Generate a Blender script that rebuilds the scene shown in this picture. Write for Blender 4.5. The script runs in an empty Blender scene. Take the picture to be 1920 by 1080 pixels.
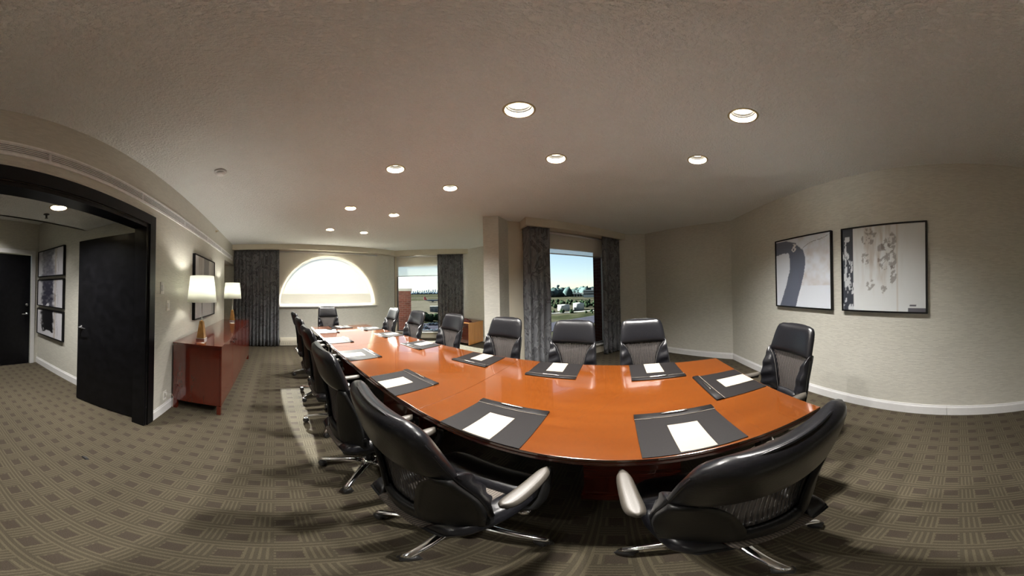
import bpy, bmesh, math, random
import numpy as np
from mathutils import Matrix, Vector
from mathutils.geometry import tessellate_polygon
random.seed(7)
R = math.radians
scene = bpy.context.scene
COL = scene.collection

# ------------------------------------------------------------------ camera
cd = bpy.data.cameras.new('camera')
cam = bpy.data.objects.new('camera', cd); COL.objects.link(cam)
cd.type = 'PANO'
for holder in (cd, getattr(cd, 'cycles', None)):
    if holder is None: continue
    for k, val in (('panorama_type', 'EQUIRECTANGULAR'), ('latitude_min', -R(75.9375)), ('latitude_max', R(75.9375)),
                   ('longitude_min', -R(135)), ('longitude_max', R(135))):
        try: setattr(holder, k, val)
        except Exception: pass
cd.clip_start = 0.02; cd.clip_end = 20000
YAW = (960 - 516.505) / (1920 / 270.0)
tilt = Matrix.Rotation(-0.00306112, 3, 'Y') @ Matrix.Rotation(0.0224002, 3, 'X')
rot = tilt @ Matrix.Rotation(-R(YAW), 3, 'Z') @ Matrix.Rotation(R(90), 3, 'X')
cam.matrix_world = Matrix.Translation((0, 0, 1.45)) @ rot.to_4x4()
scene.camera = cam

# ------------------------------------------------------------------ view, world, sun
scene.view_settings.view_transform = 'Standard'
scene.view_settings.look = 'None'
scene.view_settings.exposure = 0.85
scene.view_settings.gamma = 1.0
scene.view_settings.use_curve_mapping = False
world = bpy.data.worlds.new('world'); scene.world = world; world.use_nodes = True
wn = world.node_tree; wn.nodes.clear()
sky = wn.nodes.new('ShaderNodeTexSky')
sky.sky_type = 'NISHITA'; sky.sun_disc = False
sky.sun_elevation = R(21.7); sky.sun_rotation = R(-2)
sky.altitude = 100; sky.air_density = 1.0; sky.dust_density = 0.0; sky.ozone_density = 1.6
bg = wn.nodes.new('ShaderNodeBackground'); bg.inputs[1].default_value = 0.64
wo = wn.nodes.new('ShaderNodeOutputWorld')
sk_m = wn.nodes.new('ShaderNodeVectorMath'); sk_m.operation = 'SCALE'; sk_m.inputs['Scale'].default_value = 0.18
sk_g = wn.nodes.new('ShaderNodeGamma'); sk_g.inputs[1].default_value = 0.6          # camera-like highlight roll-off over the whole sky
wn.links.new(sky.outputs[0], sk_m.inputs[0]); wn.links.new(sk_m.outputs[0], sk_g.inputs[0]); wn.links.new(sk_g.outputs[0], bg.inputs[0]); wn.links.new(bg.outputs[0], wo.inputs[0])
sd = bpy.data.lights.new('sun', 'SUN'); sd.energy = 50.0; sd.angle = R(0.6); sd.color = (1.0, 0.95, 0.86)
sun = bpy.data.objects.new('sun', sd); COL.objects.link(sun)
sun.rotation_euler = (R(-(90 - 21.7)), 0, R(-1.0)); sun.location = (0, 30, 20)
CAN_POWER = 33.0
CAN_COLOR = (1.0, 0.96, 0.91)

scene.cycles.use_denoising = True
scene.cycles.max_bounces = 10
scene.cycles.diffuse_bounces = 5
scene.cycles.transparent_max_bounces = 16
scene.cycles.sample_clamp_indirect = 12.0
scene.cycles.blur_glossy = 0.12

# ------------------------------------------------------------------ materials
def new_mat(name):
    m = bpy.data.materials.new(name); m.use_nodes = True
    nt = m.node_tree
    return m, nt, nt.nodes['Principled BSDF']
def N(nt, t, **kw):
    n = nt.nodes.new(t)
    for k, v in kw.items():
        if k in n.inputs: n.inputs[k].default_value = v
        else: setattr(n, k, v)
    return n
def L(nt, a, b): nt.links.new(a, b)
def ramp(nt, src, stops):
    r = nt.nodes.new('ShaderNodeValToRGB'); e = r.color_ramp.elements
    while len(e) < len(stops): e.new(0.5)
    for k, (p, c) in enumerate(stops):
        e[k].position = p; e[k].color = (c[0], c[1], c[2], 1)
    L(nt, src, r.inputs[0]); return r.outputs[0]
def coords(nt, scale=(1, 1, 1), rotz=0.0, kind='Object'):
    tc = nt.nodes.new('ShaderNodeTexCoord'); mp = nt.nodes.new('ShaderNodeMapping')
    mp.inputs['Scale'].default_value = scale; mp.inputs['Rotation'].default_value = (0, 0, rotz)
    L(nt, tc.outputs[kind], mp.inputs['Vector']); return mp.outputs['Vector']
def bump(nt, b, h, strength=0.3, dist=0.01):
    n = nt.nodes.new('ShaderNodeBump'); n.inputs['Strength'].default_value = strength; n.inputs['Distance'].default_value = dist
    L(nt, h, n.inputs['Height']); L(nt, n.outputs[0], b.inputs['Normal'])
def plain(name, c, rough=0.5, metal=0.0, noise=0.06, nscale=30, bumps=0.0, spec=0.5, coat=0.0):
    m, nt, b = new_mat(name)
    v = coords(nt, (nscale,) * 3)
    n = N(nt, 'ShaderNodeTexNoise', Scale=1.0, Detail=3.0); L(nt, v, n.inputs['Vector'])
    lo = [x * (1 - noise) for x in c]; hi = [min(1, x * (1 + noise)) for x in c]
    L(nt, ramp(nt, n.outputs['Fac'], [(0.35, lo), (0.65, hi)]), b.inputs['Base Color'])
    b.inputs['Roughness'].default_value = rough; b.inputs['Metallic'].default_value = metal
    b.inputs['Specular IOR Level'].default_value = spec
    if coat: b.inputs['Coat Weight'].default_value = coat; b.inputs['Coat Roughness'].default_value = 0.05
    if bumps: bump(nt, b, n.outputs['Fac'], bumps, 0.004)
    return m
M = {}
M['cream'] = plain('cream_paint', (0.56, 0.52, 0.42), 0.6, noise=0.03, nscale=4)
M['white'] = plain('white_paint', (0.62, 0.62, 0.62), 0.4, noise=0.02)
M['black_wood'] = plain('black_stained_wood', (0.004, 0.004, 0.005), 0.32, noise=0.3, nscale=12, spec=0.22)
M['black_metal'] = plain('black_metal', (0.01, 0.01, 0.011), 0.35, noise=0.1)
M['leather'] = plain('black_leather', (0.006, 0.006, 0.0075), 0.30, noise=0.3, nscale=120, bumps=0.12, spec=0.45)
M['piping'] = plain('leather_piping', (0.05, 0.048, 0.046), 0.4)
M['plastic'] = plain('black_plastic', (0.008, 0.008, 0.008), 0.45, noise=0.1, nscale=80, bumps=0.1, spec=0.3)
M['lit_pad'] = plain('arm_pad_painted_highlight', (0.050, 0.044, 0.036), 0.42, noise=0.08, nscale=200, bumps=0.08)  # black leather pads; the tan of their highlights is put into the colour
M['rubber'] = plain('caster_rubber', (0.02, 0.02, 0.02), 0.5)
M['chrome'] = plain('chrome', (0.75, 0.75, 0.76), 0.12, 1.0, noise=0.02)
M['nickel'] = plain('brushed_nickel', (0.5, 0.5, 0.48), 0.3, 1.0, noise=0.05)
M['paper'] = plain('cream_paper', (0.22, 0.19, 0.145), 0.8, noise=0.01)
M['padleather'] = plain('desk_pad_leather', (0.008, 0.007, 0.007), 0.5, noise=0.2, nscale=220, bumps=0.1, spec=0.12)
M['stitch'] = plain('pad_edge', (0.14, 0.12, 0.10), 0.4)
M['silver'] = plain('silver_pen', (0.7, 0.69, 0.66), 0.2, 1.0)
M['vent'] = plain('vent_white', (0.82, 0.82, 0.83), 0.45)
M['ventdark'] = plain('vent_dark', (0.03, 0.03, 0.035), 0.7)
M['frame_alu'] = plain('window_frame_grey', (0.10, 0.09, 0.09), 0.4)
M['frame_white'] = plain('window_frame_white', (0.7, 0.68, 0.66), 0.4)
M['amber'] = plain('amber_lamp_body', (0.42, 0.22, 0.07), 0.25, 0.35, noise=0.15, nscale=20)
M['red'] = plain('dark_red_plastic', (0.09, 0.012, 0.018), 0.35)
M['can'] = plain('can_reflector', (0.050, 0.038, 0.012), 0.5, 0.0, noise=0.02)
M['can_rim'] = plain('can_rim', (0.42, 0.36, 0.22), 0.4, 0.3)
M['scrap'] = plain('dark_scrap', (0.02, 0.02, 0.02), 0.8)
M['concrete'] = plain('concrete_white', (0.13, 0.13, 0.125), 0.8, noise=0.08, nscale=0.3, spec=0.0)
M['far_tower'] = plain('far_tower_painted_haze', (0.62, 0.70, 0.78), 0.9, noise=0.08, nscale=0.02, spec=0.0)  # aerial haze painted into the pale bluish tower colour
M['tower'] = plain('control_tower_dark', (0.09, 0.10, 0.10), 0.7, spec=0.0)
M['foliage'] = plain('tree_foliage', (0.010, 0.016, 0.009), 0.9, noise=0.6, nscale=0.25, spec=0.0)
M['hill'] = plain('wooded_ridge', (0.030, 0.045, 0.045), 0.95, noise=0.5, nscale=0.03, spec=0.0)
M['asphalt'] = plain('asphalt', (0.022, 0.022, 0.029), 0.9, noise=0.15, nscale=0.2, spec=0.0)
M['tarmac'] = plain('tarmac', (0.042, 0.038, 0.030), 0.9, noise=0.12, nscale=0.05, spec=0.0)
M['aero'] = plain('aircraft_white', (0.10, 0.105, 0.12), 0.4)
M['tailred'] = plain('aircraft_tail_red', (0.35, 0.05, 0.05), 0.5)
M['car_w'] = plain('car_white', (0.10, 0.10, 0.10), 0.3)
M['car_d'] = plain('car_dark', (0.04, 0.045, 0.06), 0.3)
M['carglass'] = plain('car_glass', (0.02, 0.025, 0.03), 0.1)
M['tank'] = plain('tank_white', (0.30, 0.30, 0.29), 0.8, noise=0.05, spec=0.0)
M['far_trees'] = plain('far_trees_painted_haze', (0.10, 0.13, 0.16), 0.95, noise=0.2, nscale=0.02, spec=0.0)  # distance haze painted into the tree colour
M['cap'] = plain('stone_cap', (0.25, 0.25, 0.24), 0.8, spec=0.0)
M['switch'] = plain('switch_plate', (0.75, 0.74, 0.70), 0.4)

def m_wall():
    m, nt, b = new_mat('pearl_mosaic_wallcovering')
    v = coords(nt, (1, 1, 1), 0, 'UV')
    br = N(nt, 'ShaderNodeTexBrick', Scale=1.0, **{'Mortar Size': 0.004, 'Brick Width': 0.055, 'Row Height': 0.015})
    br.offset = 0.5
    L(nt, v, br.inputs['Vector'])
    br.inputs['Color1'].default_value = (0.0, 0, 0, 1); br.inputs['Color2'].default_value = (1, 1, 1, 1); br.inputs['Mortar'].default_value = (0.5, 0.5, 0.5, 1)
    no = N(nt, 'ShaderNodeTexNoise', Scale=3.0, Detail=4.0); L(nt, v, no.inputs['Vector'])
    mx = N(nt, 'ShaderNodeMix', data_type='RGBA'); mx.inputs[0].default_value = 0.35
    L(nt, br.outputs['Color'], mx.inputs[6]); L(nt, no.outputs['Color'], mx.inputs[7])
    L(nt, ramp(nt, mx.outputs[2], [(0.25, (0.46, 0.452, 0.405)), (0.75, (0.565, 0.555, 0.495))]), b.inputs['Base Color'])
    L(nt, ramp(nt, br.outputs['Color'], [(0.0, (0.28,) * 3), (1.0, (0.50,) * 3)]), b.inputs['Roughness'])
    bump(nt, b, br.outputs['Color'], 0.5, 0.002)
    b.inputs['Specular IOR Level'].default_value = 0.6
    return m
M['wall'] = m_wall()
def m_ceiling():
    m, nt, b = new_mat('popcorn_ceiling')
    v = coords(nt, (1, 1, 1))
    no = N(nt, 'ShaderNodeTexNoise', Scale=55.0, Detail=3.0, Roughness=0.6); L(nt, v, no.inputs['Vector'])
    n2 = N(nt, 'ShaderNodeTexNoise', Scale=0.8, Detail=2.0); L(nt, v, n2.inputs['Vector'])
    L(nt, ramp(nt, n2.outputs['Fac'], [(0.3, (0.83, 0.86, 0.85)), (0.7, (0.86, 0.89, 0.88))]), b.inputs['Base Color'])
    b.inputs['Roughness'].default_value = 0.9
    h = ramp(nt, no.outputs['Fac'], [(0.42, (0, 0, 0)), (0.66, (1, 1, 1))])
    bump(nt, b, h, 0.9, 0.012)
    return m
M['ceiling'] = m_ceiling()

def m_carpet():
    m, nt, b = new_mat('basket_weave_carpet')
    tc = nt.nodes.new('ShaderNodeTexCoord'); sp = nt.nodes.new('ShaderNodeSeparateXYZ'); L(nt, tc.outputs['Object'], sp.inputs[0])
    def mt(op, a, c=None, d=None):
        n = nt.nodes.new('ShaderNodeMath'); n.operation = op
        for i, q in enumerate((a, c, d)):
            if q is None: continue
            if isinstance(q, (int, float)): n.inputs[i].default_value = q
            else: L(nt, q, n.inputs[i])
        return n.outputs[0]
    P = 0.15
    X = mt('DIVIDE', sp.outputs['X'], P); Y = mt('DIVIDE', sp.outputs['Y'], 0.13)
    fx = mt('FLOORED_MODULO', X, 1.0); fy = mt('FLOORED_MODULO', Y, 1.0)
    inx = mt('LESS_THAN', fx, 0.5); iny = mt('LESS_THAN', fy, 0.5)
    # brown square in the lower-left cell
    def box(f, lo, hi): return mt('MULTIPLY', mt('GREATER_THAN', f, lo), mt('LESS_THAN', f, hi))
    sq = mt('MULTIPLY', box(fx, 0.04, 0.48), box(fy, 0.06, 0.46))
    hs = mt('LESS_THAN', mt('FLOORED_MODULO', mt('MULTIPLY', fy, 6.0), 1.0), 0.40)
    vs = mt('LESS_THAN', mt('FLOORED_MODULO', mt('MULTIPLY', fx, 8.0), 1.0), 0.40)
    # vertical stripes where x cell odd and y cell even-ish (slightly taller)
    vert = mt('MULTIPLY', mt('SUBTRACT', 1.0, inx), mt('LESS_THAN', fy, 0.68))
    stripe = mt('ADD', mt('MULTIPLY', vert, vs), mt('MULTIPLY', mt('SUBTRACT', 1.0, vert), hs))
    no = N(nt, 'ShaderNodeTexNoise', Scale=260.0, Detail=2.0); L(nt, tc.outputs['Object'], no.inputs['Vector'])
    n2 = N(nt, 'ShaderNodeTexNoise', Scale=1.3, Detail=3.0); L(nt, tc.outputs['Object'], n2.inputs['Vector'])
    mx = N(nt, 'ShaderNodeMix', data_type='RGBA'); L(nt, stripe, mx.inputs[0])
    mx.inputs[6].default_value = (0.049, 0.041, 0.027, 1); mx.inputs[7].default_value = (0.074, 0.062, 0.040, 1)
    m2 = N(nt, 'ShaderNodeMix', data_type='RGBA'); L(nt, sq, m2.inputs[0])
    L(nt, mx.outputs[2], m2.inputs[6]); m2.inputs[7].default_value = (0.041, 0.032, 0.023, 1)
    m3 = N(nt, 'ShaderNodeMix', data_type='RGBA', blend_type='MULTIPLY'); m3.inputs[0].default_value = 1.0
    L(nt, m2.outputs[2], m3.inputs[6])
    nn = mt('MULTIPLY', mt('ADD', mt('MULTIPLY', no.outputs['Fac'], 0.9), 0.55), mt('ADD', mt('MULTIPLY', n2.outputs['Fac'], 0.5), 0.75))
    cb = nt.nodes.new('ShaderNodeCombineColor'); [L(nt, nn, cb.inputs[i]) for i in range(3)]
    L(nt, cb.outputs[0], m3.inputs[7])
    L(nt, m3.outputs[2], b.inputs['Base Color']); b.inputs['Roughness'].default_value = 0.95
    b.inputs['Specular IOR Level'].default_value = 0.2
    bump(nt, b, no.outputs['Fac'], 0.5, 0.004)
    return m
M['carpet'] = m_carpet()

def m_wood(name, c1, c2, c3, rough=0.12, axis='Y', coat=0.4):
    m, nt, b = new_mat(name)
    s = (14, 1.2, 14) if axis == 'Y' else (5, 5, 0.8)
    v = coords(nt, s)
    no = N(nt, 'ShaderNodeTexNoise', Scale=1.6, Detail=6.0, Roughness=0.65, Distortion=0.6); L(nt, v, no.inputs['Vector'])
    L(nt, ramp(nt, no.outputs['Fac'], [(0.30, c1), (0.52, c2), (0.75, c3)]), b.inputs['Base Color'])
    b.inputs['Roughness'].default_value = rough
    b.inputs['Coat Weight'].default_value = coat; b.inputs['Coat Roughness'].default_value = 0.05; b.inputs['Coat IOR'].default_value = 1.75
    return m
M['cherry'] = m_wood('cherry_table_wood', (0.074, 0.0185, 0.0029), (0.085, 0.022, 0.0034), (0.097, 0.026, 0.004), 0.16, coat=0.85)
M['cherry_dark'] = m_wood('dark_cherry_edge', (0.060, 0.010, 0.005), (0.080, 0.014, 0.006), (0.10, 0.018, 0.007), 0.2)
M['mahogany'] = m_wood('red_mahogany', (0.095, 0.008, 0.002), (0.108, 0.0095, 0.0025), (0.12, 0.0115, 0.003), 0.2, 'Z', 0.8)
M['honey'] = m_wood('honey_wood_panel', (0.30, 0.12, 0.03), (0.38, 0.16, 0.045), (0.44, 0.19, 0.055), 0.3, 'Z')

def m_mesh():
    m, nt, b = new_mat('chair_mesh_fabric')
    v = coords(nt, (1, 1, 1))
    w = N(nt, 'ShaderNodeTexWave', Scale=22.0, Distortion=0.5, Detail=1.0); w.bands_direction = 'X'
    w.inputs['Detail Scale'].default_value = 1.5
    L(nt, v, w.inputs['Vector'])
    L(nt, ramp(nt, w.outputs['Fac'], [(0.2, (0.010, 0.009, 0.009)), (0.8, (0.060, 0.050, 0.045))]), b.inputs['Base Color'])
    b.inputs['Roughness'].default_value = 0.7
    tr = nt.nodes.new('ShaderNodeBsdfTransparent'); ms = nt.nodes.new('ShaderNodeMixShader')
    L(nt, ramp(nt, w.outputs['Fac'], [(0.3, (0.30,) * 3), (0.9, (0.05,) * 3)]), ms.inputs[0])
    out = nt.nodes['Material Output']
    L(nt, b.outputs[0], ms.inputs[1]); L(nt, tr.outputs[0], ms.inputs[2]); L(nt, ms.outputs[0], out.inputs[0])
    return m
M['mesh'] = m_mesh()
def m_seatmesh():
    m, nt, b = new_mat('seat_mesh_fabric')
    v = coords(nt, (1, 1, 1))
    w = N(nt, 'ShaderNodeTexWave', Scale=30.0, Distortion=0.6, Detail=1.0); w.bands_direction = 'X'; L(nt, v, w.inputs['Vector'])
    L(nt, ramp(nt, w.outputs['Fac'], [(0.2, (0.05, 0.042, 0.036)), (0.8, (0.12, 0.10, 0.08))]), b.inputs['Base Color'])
    b.inputs['Roughness'].default_value = 0.75; bump(nt, b, w.outputs['Fac'], 0.4, 0.003)
    return m
M['seatmesh'] = m_seatmesh()

def m_curtain():
    m, nt, b = new_mat('charcoal_marbled_drape')
    v = coords(nt, (1, 1, 0.6))
    no = N(nt, 'ShaderNodeTexNoise', Scale=5.0, Detail=5.0, Distortion=1.5); L(nt, v, no.inputs['Vector'])
    L(nt, ramp(nt, no.outputs['Fac'], [(0.40, (0.135, 0.140, 0.152)), (0.485, (0.045, 0.047, 0.052)), (0.52, (0.18, 0.185, 0.20)), (0.62, (0.115, 0.12, 0.13))]), b.inputs['Base Color'])
    b.inputs['Roughness'].default_value = 0.7; b.inputs['Sheen Weight'].default_value = 0.1
    return m
M['curtain'] = m_curtain()

def m_blind(name, transp, col=(0.80, 0.76, 0.68)):
    m, nt, b = new_mat(name)
    out = nt.nodes['Material Output']
    v = coords(nt, (400,) * 3)
    no = N(nt, 'ShaderNodeTexNoise', Scale=1.0); L(nt, v, no.inputs['Vector'])
    L(nt, ramp(nt, no.outputs['Fac'], [(0.3, [c * 0.97 for c in col]), (0.7, col)]), b.inputs['Base Color'])
    b.inputs['Roughness'].default_value = 0.9
    tl = nt.nodes.new('ShaderNodeBsdfTranslucent'); tl.inputs[0].default_value = (*col, 1)
    tr = nt.nodes.new('ShaderNodeBsdfTransparent')
    a = nt.nodes.new('ShaderNodeMixShader'); a.inputs[0].default_value = 0.035
    c = nt.nodes.new('ShaderNodeMixShader'); c.inputs[0].default_value = transp
    L(nt, b.outputs[0], a.inputs[1]); L(nt, tl.outputs[0], a.inputs[2])
    L(nt, a.outputs[0], c.inputs[1]); L(nt, tr.outputs[0], c.inputs[2]); L(nt, c.outputs[0], out.inputs[0])
    return m
M['blind'] = m_blind('screen_roller_shade', 0.32)
M['blind2'] = m_blind('sheer_roller_shade', 0.45)

def m_glass():
    m, nt, b = new_mat('window_glass')
    out = nt.nodes['Material Output']
    tr = nt.nodes.new('ShaderNodeBsdfTransparent'); tr.inputs[0].default_value = (0.90, 0.95, 0.96, 1)
    gl = nt.nodes.new('ShaderNodeBsdfGlossy'); gl.inputs['Roughness'].default_value = 0.02
    fr = nt.nodes.new('ShaderNodeFresnel'); fr.inputs[0].default_value = 1.3
    ms = nt.nodes.new('ShaderNodeMixShader')
    L(nt, fr.outputs[0], ms.inputs[0]); L(nt, tr.outputs[0], ms.inputs[1]); L(nt, gl.outputs[0], ms.inputs[2]); L(nt, ms.outputs[0], out.inputs[0])
    return m
M['glass'] = m_glass()
def m_shade():
    m, nt, b = new_mat('white_lamp_shade')
    out = nt.nodes['Material Output']
    b.inputs['Base Color'].default_value = (0.85, 0.86, 0.80, 1); b.inputs['Roughness'].default_value = 0.8
    tl = nt.nodes.new('ShaderNodeBsdfTranslucent'); tl.inputs[0].default_value = (0.9, 0.92, 0.86, 1)
    ms = nt.nodes.new('ShaderNodeMixShader'); ms.inputs[0].default_value = 0.4
    L(nt, b.outputs[0], ms.inputs[1]); L(nt, tl.outputs[0], ms.inputs[2]); L(nt, ms.outputs[0], out.inputs[0])
    return m
M['shade'] = m_shade()
def m_emit(name, c, s):
    m, nt, b = new_mat(name)
    b.inputs['Emission Color'].default_value = (*c, 1); b.inputs['Emission Strength'].default_value = s
    b.inputs['Base Color'].default_value = (0.8, 0.8, 0.8, 1)
    return m
M['bulb'] = m_emit('lamp_glow', (1.0, 0.88, 0.70), 3.5)
M['bulb2'] = m_emit('table_lamp_bulb', (1.0, 0.95, 0.85), 8.0)
def m_brick():
    m, nt, b = new_mat('red_brick')
    v = coords(nt, (1, 1, 1), 0, 'UV')
    br = N(nt, 'ShaderNodeTexBrick', Scale=1.0, **{'Mortar Size': 0.006, 'Brick Width': 0.21, 'Row Height': 0.075}); L(nt, v, br.inputs['Vector'])
    br.inputs['Color1'].default_value = (0.10, 0.036, 0.028, 1); br.inputs['Color2'].default_value = (0.065, 0.026, 0.022, 1); br.inputs['Mortar'].default_value = (0.11, 0.085, 0.075, 1)
    L(nt, br.outputs['Color'], b.inputs['Base Color']); b.inputs['Roughness'].default_value = 0.9; b.inputs['Specular IOR Level'].default_value = 0.0
    return m
M['brick'] = m_brick()
def m_ground():
    m, nt, b = new_mat('airfield_ground')
    v = coords(nt, (1, 1, 1))
    no = N(nt, 'ShaderNodeTexNoise', Scale=0.012, Detail=8.0, Roughness=0.7); L(nt, v, no.inputs['Vector'])
    L(nt, ramp(nt, no.outputs['Fac'], [(0.38, (0.007, 0.009, 0.005)), (0.47, (0.020, 0.021, 0.012)), (0.53, (0.032, 0.029, 0.022)), (0.60, (0.009, 0.011, 0.007))]), b.inputs['Base Color'])
    b.inputs['Roughness'].default_value = 0.95
    b.inputs['Specular IOR Level'].default_value = 0.0
    return m
M['ground'] = m_ground()
def m_canvas():
    m, nt, b = new_mat('painted_canvas')
    at = nt.nodes.new('ShaderNodeAttribute'); at.attribute_name = 'paint'
    v = coords(nt, (300,) * 3); no = N(nt, 'ShaderNodeTexNoise', Scale=1.0); L(nt, v, no.inputs['Vector'])
    L(nt, at.outputs['Color'], b.inputs['Base Color']); b.inputs['Roughness'].default_value = 0.45
    bump(nt, b, no.outputs['Fac'], 0.1, 0.002)
    return m
M['canvas'] = m_canvas()

# ------------------------------------------------------------------ mesh helpers
def tag(o, label=None, cat=None, group=None, kind=None):
    if label: o['label'] = label
    if cat: o['category'] = cat
    if group: o['group'] = group
    if kind: o['kind'] = kind
    return o
def empty(name, loc, rz=0.0):
    o = bpy.data.objects.new(name, None); o.empty_display_size = 0.1
    o.location = loc; o.rotation_euler = (0, 0, rz); COL.objects.link(o); return o
class MB:
    def __init__(s): s.v = []; s.f = []; s.sm = []; s.uv = {}
    def add(s, vs, fs, smooth=False):
        k = len(s.v); s.v += [tuple(p) for p in vs]
        for f in fs: s.f.append(tuple(i + k for i in f)); s.sm.append(smooth)
        return s
    def box(s, a, b, M4=None):
        x0, y0, z0 = a; x1, y1, z1 = b
        vs = [(x0, y0, z0), (x1, y0, z0), (x1, y1, z0), (x0, y1, z0), (x0, y0, z1), (x1, y0, z1), (x1, y1, z1), (x0, y1, z1)]
        if M4: vs = [M4 @ Vector(p) for p in vs]
        return s.add(vs, [(3, 2, 1, 0), (4, 5, 6, 7), (0, 1, 5, 4), (1, 2, 6, 5), (2, 3, 7, 6), (3, 0, 4, 7)])
    def rings(s, rings, cap0=True, cap1=True, smooth=True):
        n = len(rings[0]); vs = [p for r in rings for p in r]; fs = []
        for i in range(len(rings) - 1):
            for j in range(n):
                a = i * n + j; b = i * n + (j + 1) % n
                fs.append((a, b, b + n, a + n))
        s.add(vs, fs, smooth)
        k = len(s.v) - len(vs)
        if cap0: s.f.append(tuple(k + j for j in reversed(range(n)))); s.sm.append(False)
        if cap1: s.f.append(tuple(k + (len(rings) - 1) * n + j for j in range(n))); s.sm.append(False)
        return s
    def lathe(s, prof, c=(0, 0, 0), n=24, cap0=True, cap1=True):
        rs = [[(c[0] + r * math.cos(2 * math.pi * j / n), c[1] + r * math.sin(2 * math.pi * j / n), c[2] + z) for j in range(n)] for r, z in prof]
        return s.rings(rs, cap0, cap1)
    def sweep(s, pts, a, b, n=10, up=(0, 0, 1), taper=None):
        pts = [Vector(p) for p in pts]; rs = []
        for i, p in enumerate(pts):
            t = (pts[min(i + 1, len(pts) - 1)] - pts[max(i - 1, 0)]).normalized()
            u = Vector(up)
            sd_ = t.cross(u)
            if sd_.length < 1e-3: sd_ = t.cross(Vector((1, 0, 0)))
            sd_.normalize(); w = sd_.cross(t).normalized()
            k = taper[i] if taper else 1.0
            rs.append([tuple(p + sd_ * a * k * math.cos(2 * math.pi * j / n) + w * b * k * math.sin(2 * math.pi * j / n)) for j in range(n)])
        return s.rings(rs)
    def slab(s, front, back, nu=16, nv=16):
        vs = []; fs = []
        for fn in (front, back):
            for j in range(nv + 1):
                for i in range(nu + 1): vs.append(tuple(fn(i / nu, j / nv)))
        W = nu + 1; off = W * (nv + 1)
        for j in range(nv):
            for i in range(nu):
                a = j * W + i
                fs.append((a, a + 1, a + 1 + W, a + W)); fs.append((off + a + W, off + a + 1 + W, off + a + 1, off + a))
        loop = [i for i in range(nu)] + [nu + W * j for j in range(nv)] + [nu - i + W * nv for i in range(nu)] + [W * (nv - j) for j in range(nv)]
        for k in range(len(loop)):
            a, b = loop[k], loop[(k + 1) % len(loop)]
            fs.append((b, a, a + off, b + off))
        return s.add(vs, fs, True)
    def build(s, name, mat, parent=None, loc=None, fix=True, bevel=0.0, uvbox=False, autosmooth=False):
        me = bpy.data.meshes.new(name); me.from_pydata(s.v, [], s.f)
        me.polygons.foreach_set('use_smooth', s.sm)
        if fix:
            bm = bmesh.new(); bm.from_mesh(me); bmesh.ops.recalc_face_normals(bm, faces=bm.faces)
            if bevel:
                ed = [e for e in bm.edges if len(e.link_faces) == 2 and e.calc_face_angle(0) > 0.6]
                bmesh.ops.bevel(bm, geom=ed, offset=bevel, segments=2, profile=0.6, affect='EDGES', clamp_overlap=True)
            bm.to_mesh(me); bm.free()
        if uvbox:
            uvl = me.uv_layers.new(name='UVMap'); vs = me.vertices
            for p in me.polygons:
                n = p.normal
                for li in p.loop_indices:
                    c = vs[me.loops[li].vertex_index].co
                    if abs(n.z) > 0.7: uvl.data[li].uv = (c.x, c.y)
                    else:
                        t = Vector((-n.y, n.x)); t = t.normalized() if t.length > 1e-6 else Vector((1, 0))
                        uvl.data[li].uv = (c.x * t.x + c.y * t.y, c.z)
        me.materials.append(mat); me.update()
        o = bpy.data.objects.new(name, me)
        if parent is not None: o.parent = parent
        if loc: o.location = loc
        COL.objects.link(o); return o
def panel(name, outline, holes, org, e1, e2, n, t, mat, mat_uv=True, parent=None, kind='structure', build=True):
    """flat slab with holes: outline in (a,b), point = org + a e1 + b e2, extruded by t along n"""
    org, e1, e2, n = Vector(org), Vector(e1), Vector(e2), Vector(n)
    loops = [outline] + list(holes); flat = [p for l in loops for p in l]
    tris = tessellate_polygon([[Vector((p[0], p[1], 0)) for p in l] for l in loops])
    P = [org + e1 * p[0] + e2 * p[1] for p in flat]; Q = [p + n * t for p in P]
    mb = MB(); k = len(P); fs = [tuple(x) for x in tris] + [tuple(i + k for i in reversed(x)) for x in tris]
    o = 0
    for l in loops:
        m_ = len(l)
        for i in range(m_): fs.append((o + i, o + (i + 1) % m_, o + (i + 1) % m_ + k, o + i + k))
        o += m_
    mb.add(P + Q, fs)
    ob = mb.build(name, mat, parent, uvbox=mat_uv)
    if kind and parent is None: tag(ob, kind=kind)
    return ob
def circle(cx, cy, r, n=28): return [(cx + r * math.cos(2 * math.pi * i / n), cy + r * math.sin(2 * math.pi * i / n)) for i in range(n)]
def rect(a0, b0, a1, b1): return [(a0, b0), (a1, b0), (a1, b1), (a0, b1)]
def copy_tree(o, parent=None):
    c = o.copy(); COL.objects.link(c)
    if parent is not None: c.parent = parent
    for ch in list(o.children): copy_tree(ch, c)
    return c
X_, Y_, Z_ = (1, 0, 0), (0, 1, 0), (0, 0, 1)
S2 = math.sqrt(0.5); E_S = (S2, -S2, 0); E_C = (S2, S2, 0)      # along the 45 degree windows / outward
def sc(s, c): return (S2 * s + c / 2, -S2 * s + c / 2)           # s along window, c = x + y

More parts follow.
